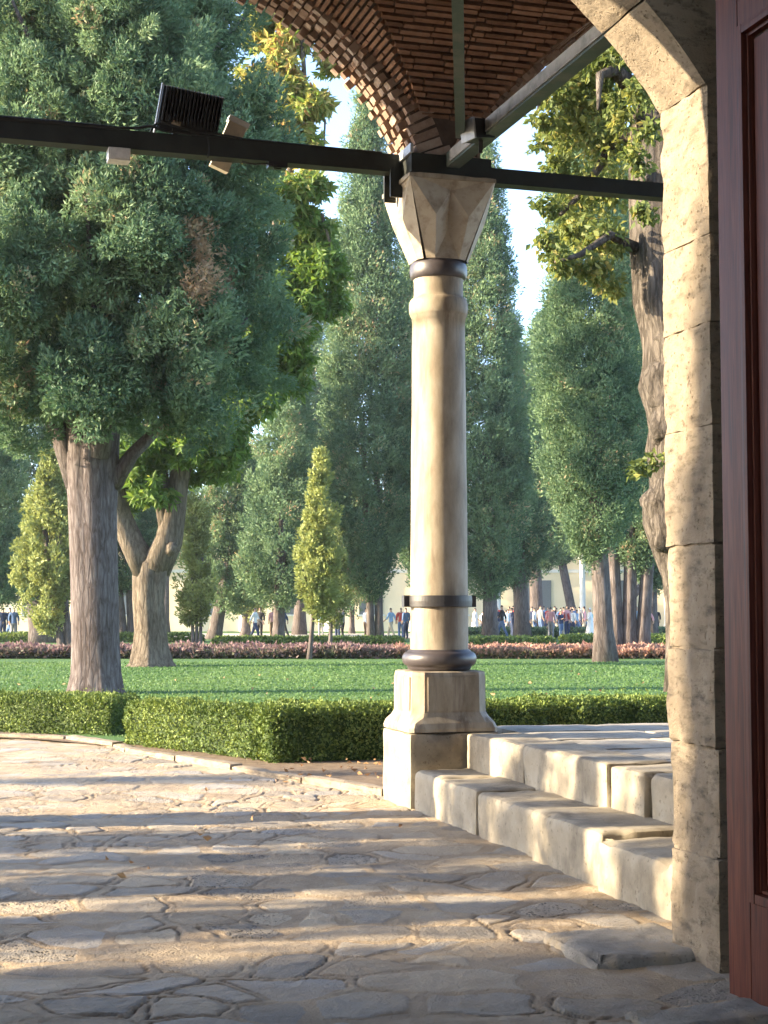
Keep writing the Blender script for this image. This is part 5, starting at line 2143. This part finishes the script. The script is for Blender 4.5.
person(3, 78, 'stand', 20, 'dark blue', 'dark blue', 'person in dark blue clothes at the left edge of the picture')
person(10, 79, 'walk', 80, 'black', 'denim blue', 'person in black jacket walking beside the dark blue one at the left')
person(14, 78, 'stand', 200, 'denim blue', 'grey', 'person in denim jacket nearest the wide dark trunk at the left')
person(255, 80, 'walk', -100, 'white', 'dark blue', 'person in white shirt and dark trousers left of the slim grey trunk')
person(260, 82, 'stand', 160, 'black', 'black', 'person in black partly behind the white shirted one')
person(273, 84, 'stand', 30, 'pink', 'brown', 'person in pink top just left of the slim grey trunk')
person(284, 83, 'walk', 90, 'dark blue', 'black', 'person in dark coat just right of the slim grey trunk')
person(321, 92, 'stand', 0, 'light blue', 'grey', 'person in light blue behind the young conifers')
person(338, 82, 'stand', 140, 'black', 'dark blue', 'person in black bending beside the small young conifer', )
person(343, 83, 'bend', 90, 'grey', 'black', 'person in grey holding something near the small young conifer')
person(366, 80, 'bend', -60, 'white', 'brown', 'person in white top and brown trousers left of the twin stems')
person(391, 86, 'walk', 60, 'light blue', 'beige', 'person in light blue shirt between twin stems and column')
person(401, 84, 'stand', 0, 'red', 'denim blue', 'person in red top next to the column shaft', group=None)
person(406, 83, 'stand', 40, 'denim blue', 'dark blue', 'person in denim clothes touching the column edge')
person(475, 90, 'walk', -80, 'white', 'white', 'person in white robe just right of the column', robe='white')
person(590, 80, 'walk', 90, 'white', 'white', 'person in long white robe left of the big grey right trunk', robe='white', hat='white')
person(595, 81, 'stand', 0, 'teal', 'teal', 'person in teal robe beside the white robed one', robe='teal', hat='teal', scale=.93)
person(612, 84, 'stand', 0, 'yellow', 'cream', 'person in yellow top between the two right trunks')
person(618, 84, 'stand', 180, 'cream', 'white', 'person in cream top beside the yellow one between the right trunks')
person(637, 79, 'stand', 170, 'light blue', 'denim blue', 'person in light blue shirt and white cap right of the ribbed trunk', hat='white', scale=1.04)
person(648, 84, 'walk', 40, 'pink', 'grey', 'person in pink close to the stone pier')
person(656, 90, 'stand', 0, 'black', 'black', 'person in black at the pier edge')
tops = ['white', 'dark blue', 'light blue', 'black', 'pink', 'grey', 'white', 'beige', 'red', 'denim blue']
lows = ['dark blue', 'beige', 'black', 'denim blue', 'grey']
rngP = np.random.default_rng(4)
i = 0
used = set()
where = {0: 'left of straight trunk', 1: 'left of slanting trunk', 2: 'by slanting trunk'}
for px in np.linspace(484, 586, 60):
    t, l = tops[(i * 3) % 10], lows[(i * 2 + i // 10) % 5]
    seg = 0 if px < 516 else (1 if px < 552 else 2)
    pose = ['stand', 'walk', 'bend', 'stand', 'walk'][i % 5]
    txt = {'stand': 'standing', 'walk': 'walking', 'bend': 'hands raised'}[pose]
    lab = f'person in {t} top, {l} trousers, {txt}, far crowd {where[seg]}'
    while lab in used:
        t = tops[(tops.index(t) + 1) % 10]
        lab = f'person in {t} top, {l} trousers, {txt}, far crowd {where[seg]}'
    used.add(lab)
    person(px + rngP.normal() * 1.5, 82 + 22 * rngP.random(), pose, rngP.uniform(0, 360), t, l, lab, scale=rngP.uniform(.85, 1.1), group='people in the far crowd')
    i += 1

# ================================================================== HAZE
HAZE = .00028
mb = MB()
mb.box((0, 95, 12.5), (320, 175, 14.5))
hz = new_mat('haze_air')
hm, hnt, hout = hz
pv = N(hnt, 'ShaderNodeVolumePrincipled', inp={'Density': HAZE, 'Color': (.86, .92, 1, 1), 'Anisotropy': .35})
hnt.links.new(pv.outputs[0], hout.inputs['Volume'])
tag(mb.build('haze', hm), 'thin blue morning haze between the trees', 'haze', None, 'stuff')

# ================================================================== LIGHT, SKY, CAMERA
to_sun = Vector((-math.cos(SUN_AZ) * math.cos(SUN_EL), math.sin(SUN_AZ) * math.cos(SUN_EL), math.sin(SUN_EL)))
sun = bpy.data.lights.new('sun', 'SUN')
sun.energy = 3.9
sun.angle = math.radians(.55)
sun.color = (1.0, .82, .56)
so = bpy.data.objects.new('sun', sun)
COL.objects.link(so)
so.rotation_euler = (-to_sun).to_track_quat('-Z', 'Y').to_euler()

w = bpy.data.worlds.new("World")
SC.world = w
w.use_nodes = True
nt = w.node_tree
bg = nt.nodes['Background']
sky = nt.nodes.new('ShaderNodeTexSky')
sky.sky_type = 'NISHITA'
sky.sun_disc = False
sky.sun_elevation = SUN_EL
sky.sun_rotation = math.atan2(to_sun.x, to_sun.y)
sky.air_density = .65
sky.dust_density = .7
sky.ozone_density = .7
nt.links.new(sky.outputs[0], bg.inputs[0])
bg.inputs[1].default_value = .15

cam = bpy.data.cameras.new('camera')
cam.sensor_fit = 'VERTICAL'
cam.sensor_height = 36.0
cam.lens = F * 36.0 / 1024.0
cam.clip_start = .05
cam.clip_end = 3000
co = bpy.data.objects.new('camera', cam)
COL.objects.link(co)
co.location = (0, 0, CAMZ)
co.rotation_euler = (math.pi / 2 + PITCH, 0, 0)
SC.camera = co

SC.view_settings.view_transform = 'Standard'
SC.view_settings.look = 'None'
SC.view_settings.gamma = 1
SC.view_settings.exposure = 2.55
SC.cycles.use_denoising = True
try:
    SC.cycles.denoiser = 'OPENIMAGEDENOISE'
except Exception:
    pass
SC.cycles.max_bounces = 8
SC.cycles.diffuse_bounces = 4
SC.cycles.transmission_bounces = 4
SC.cycles.use_adaptive_sampling = True
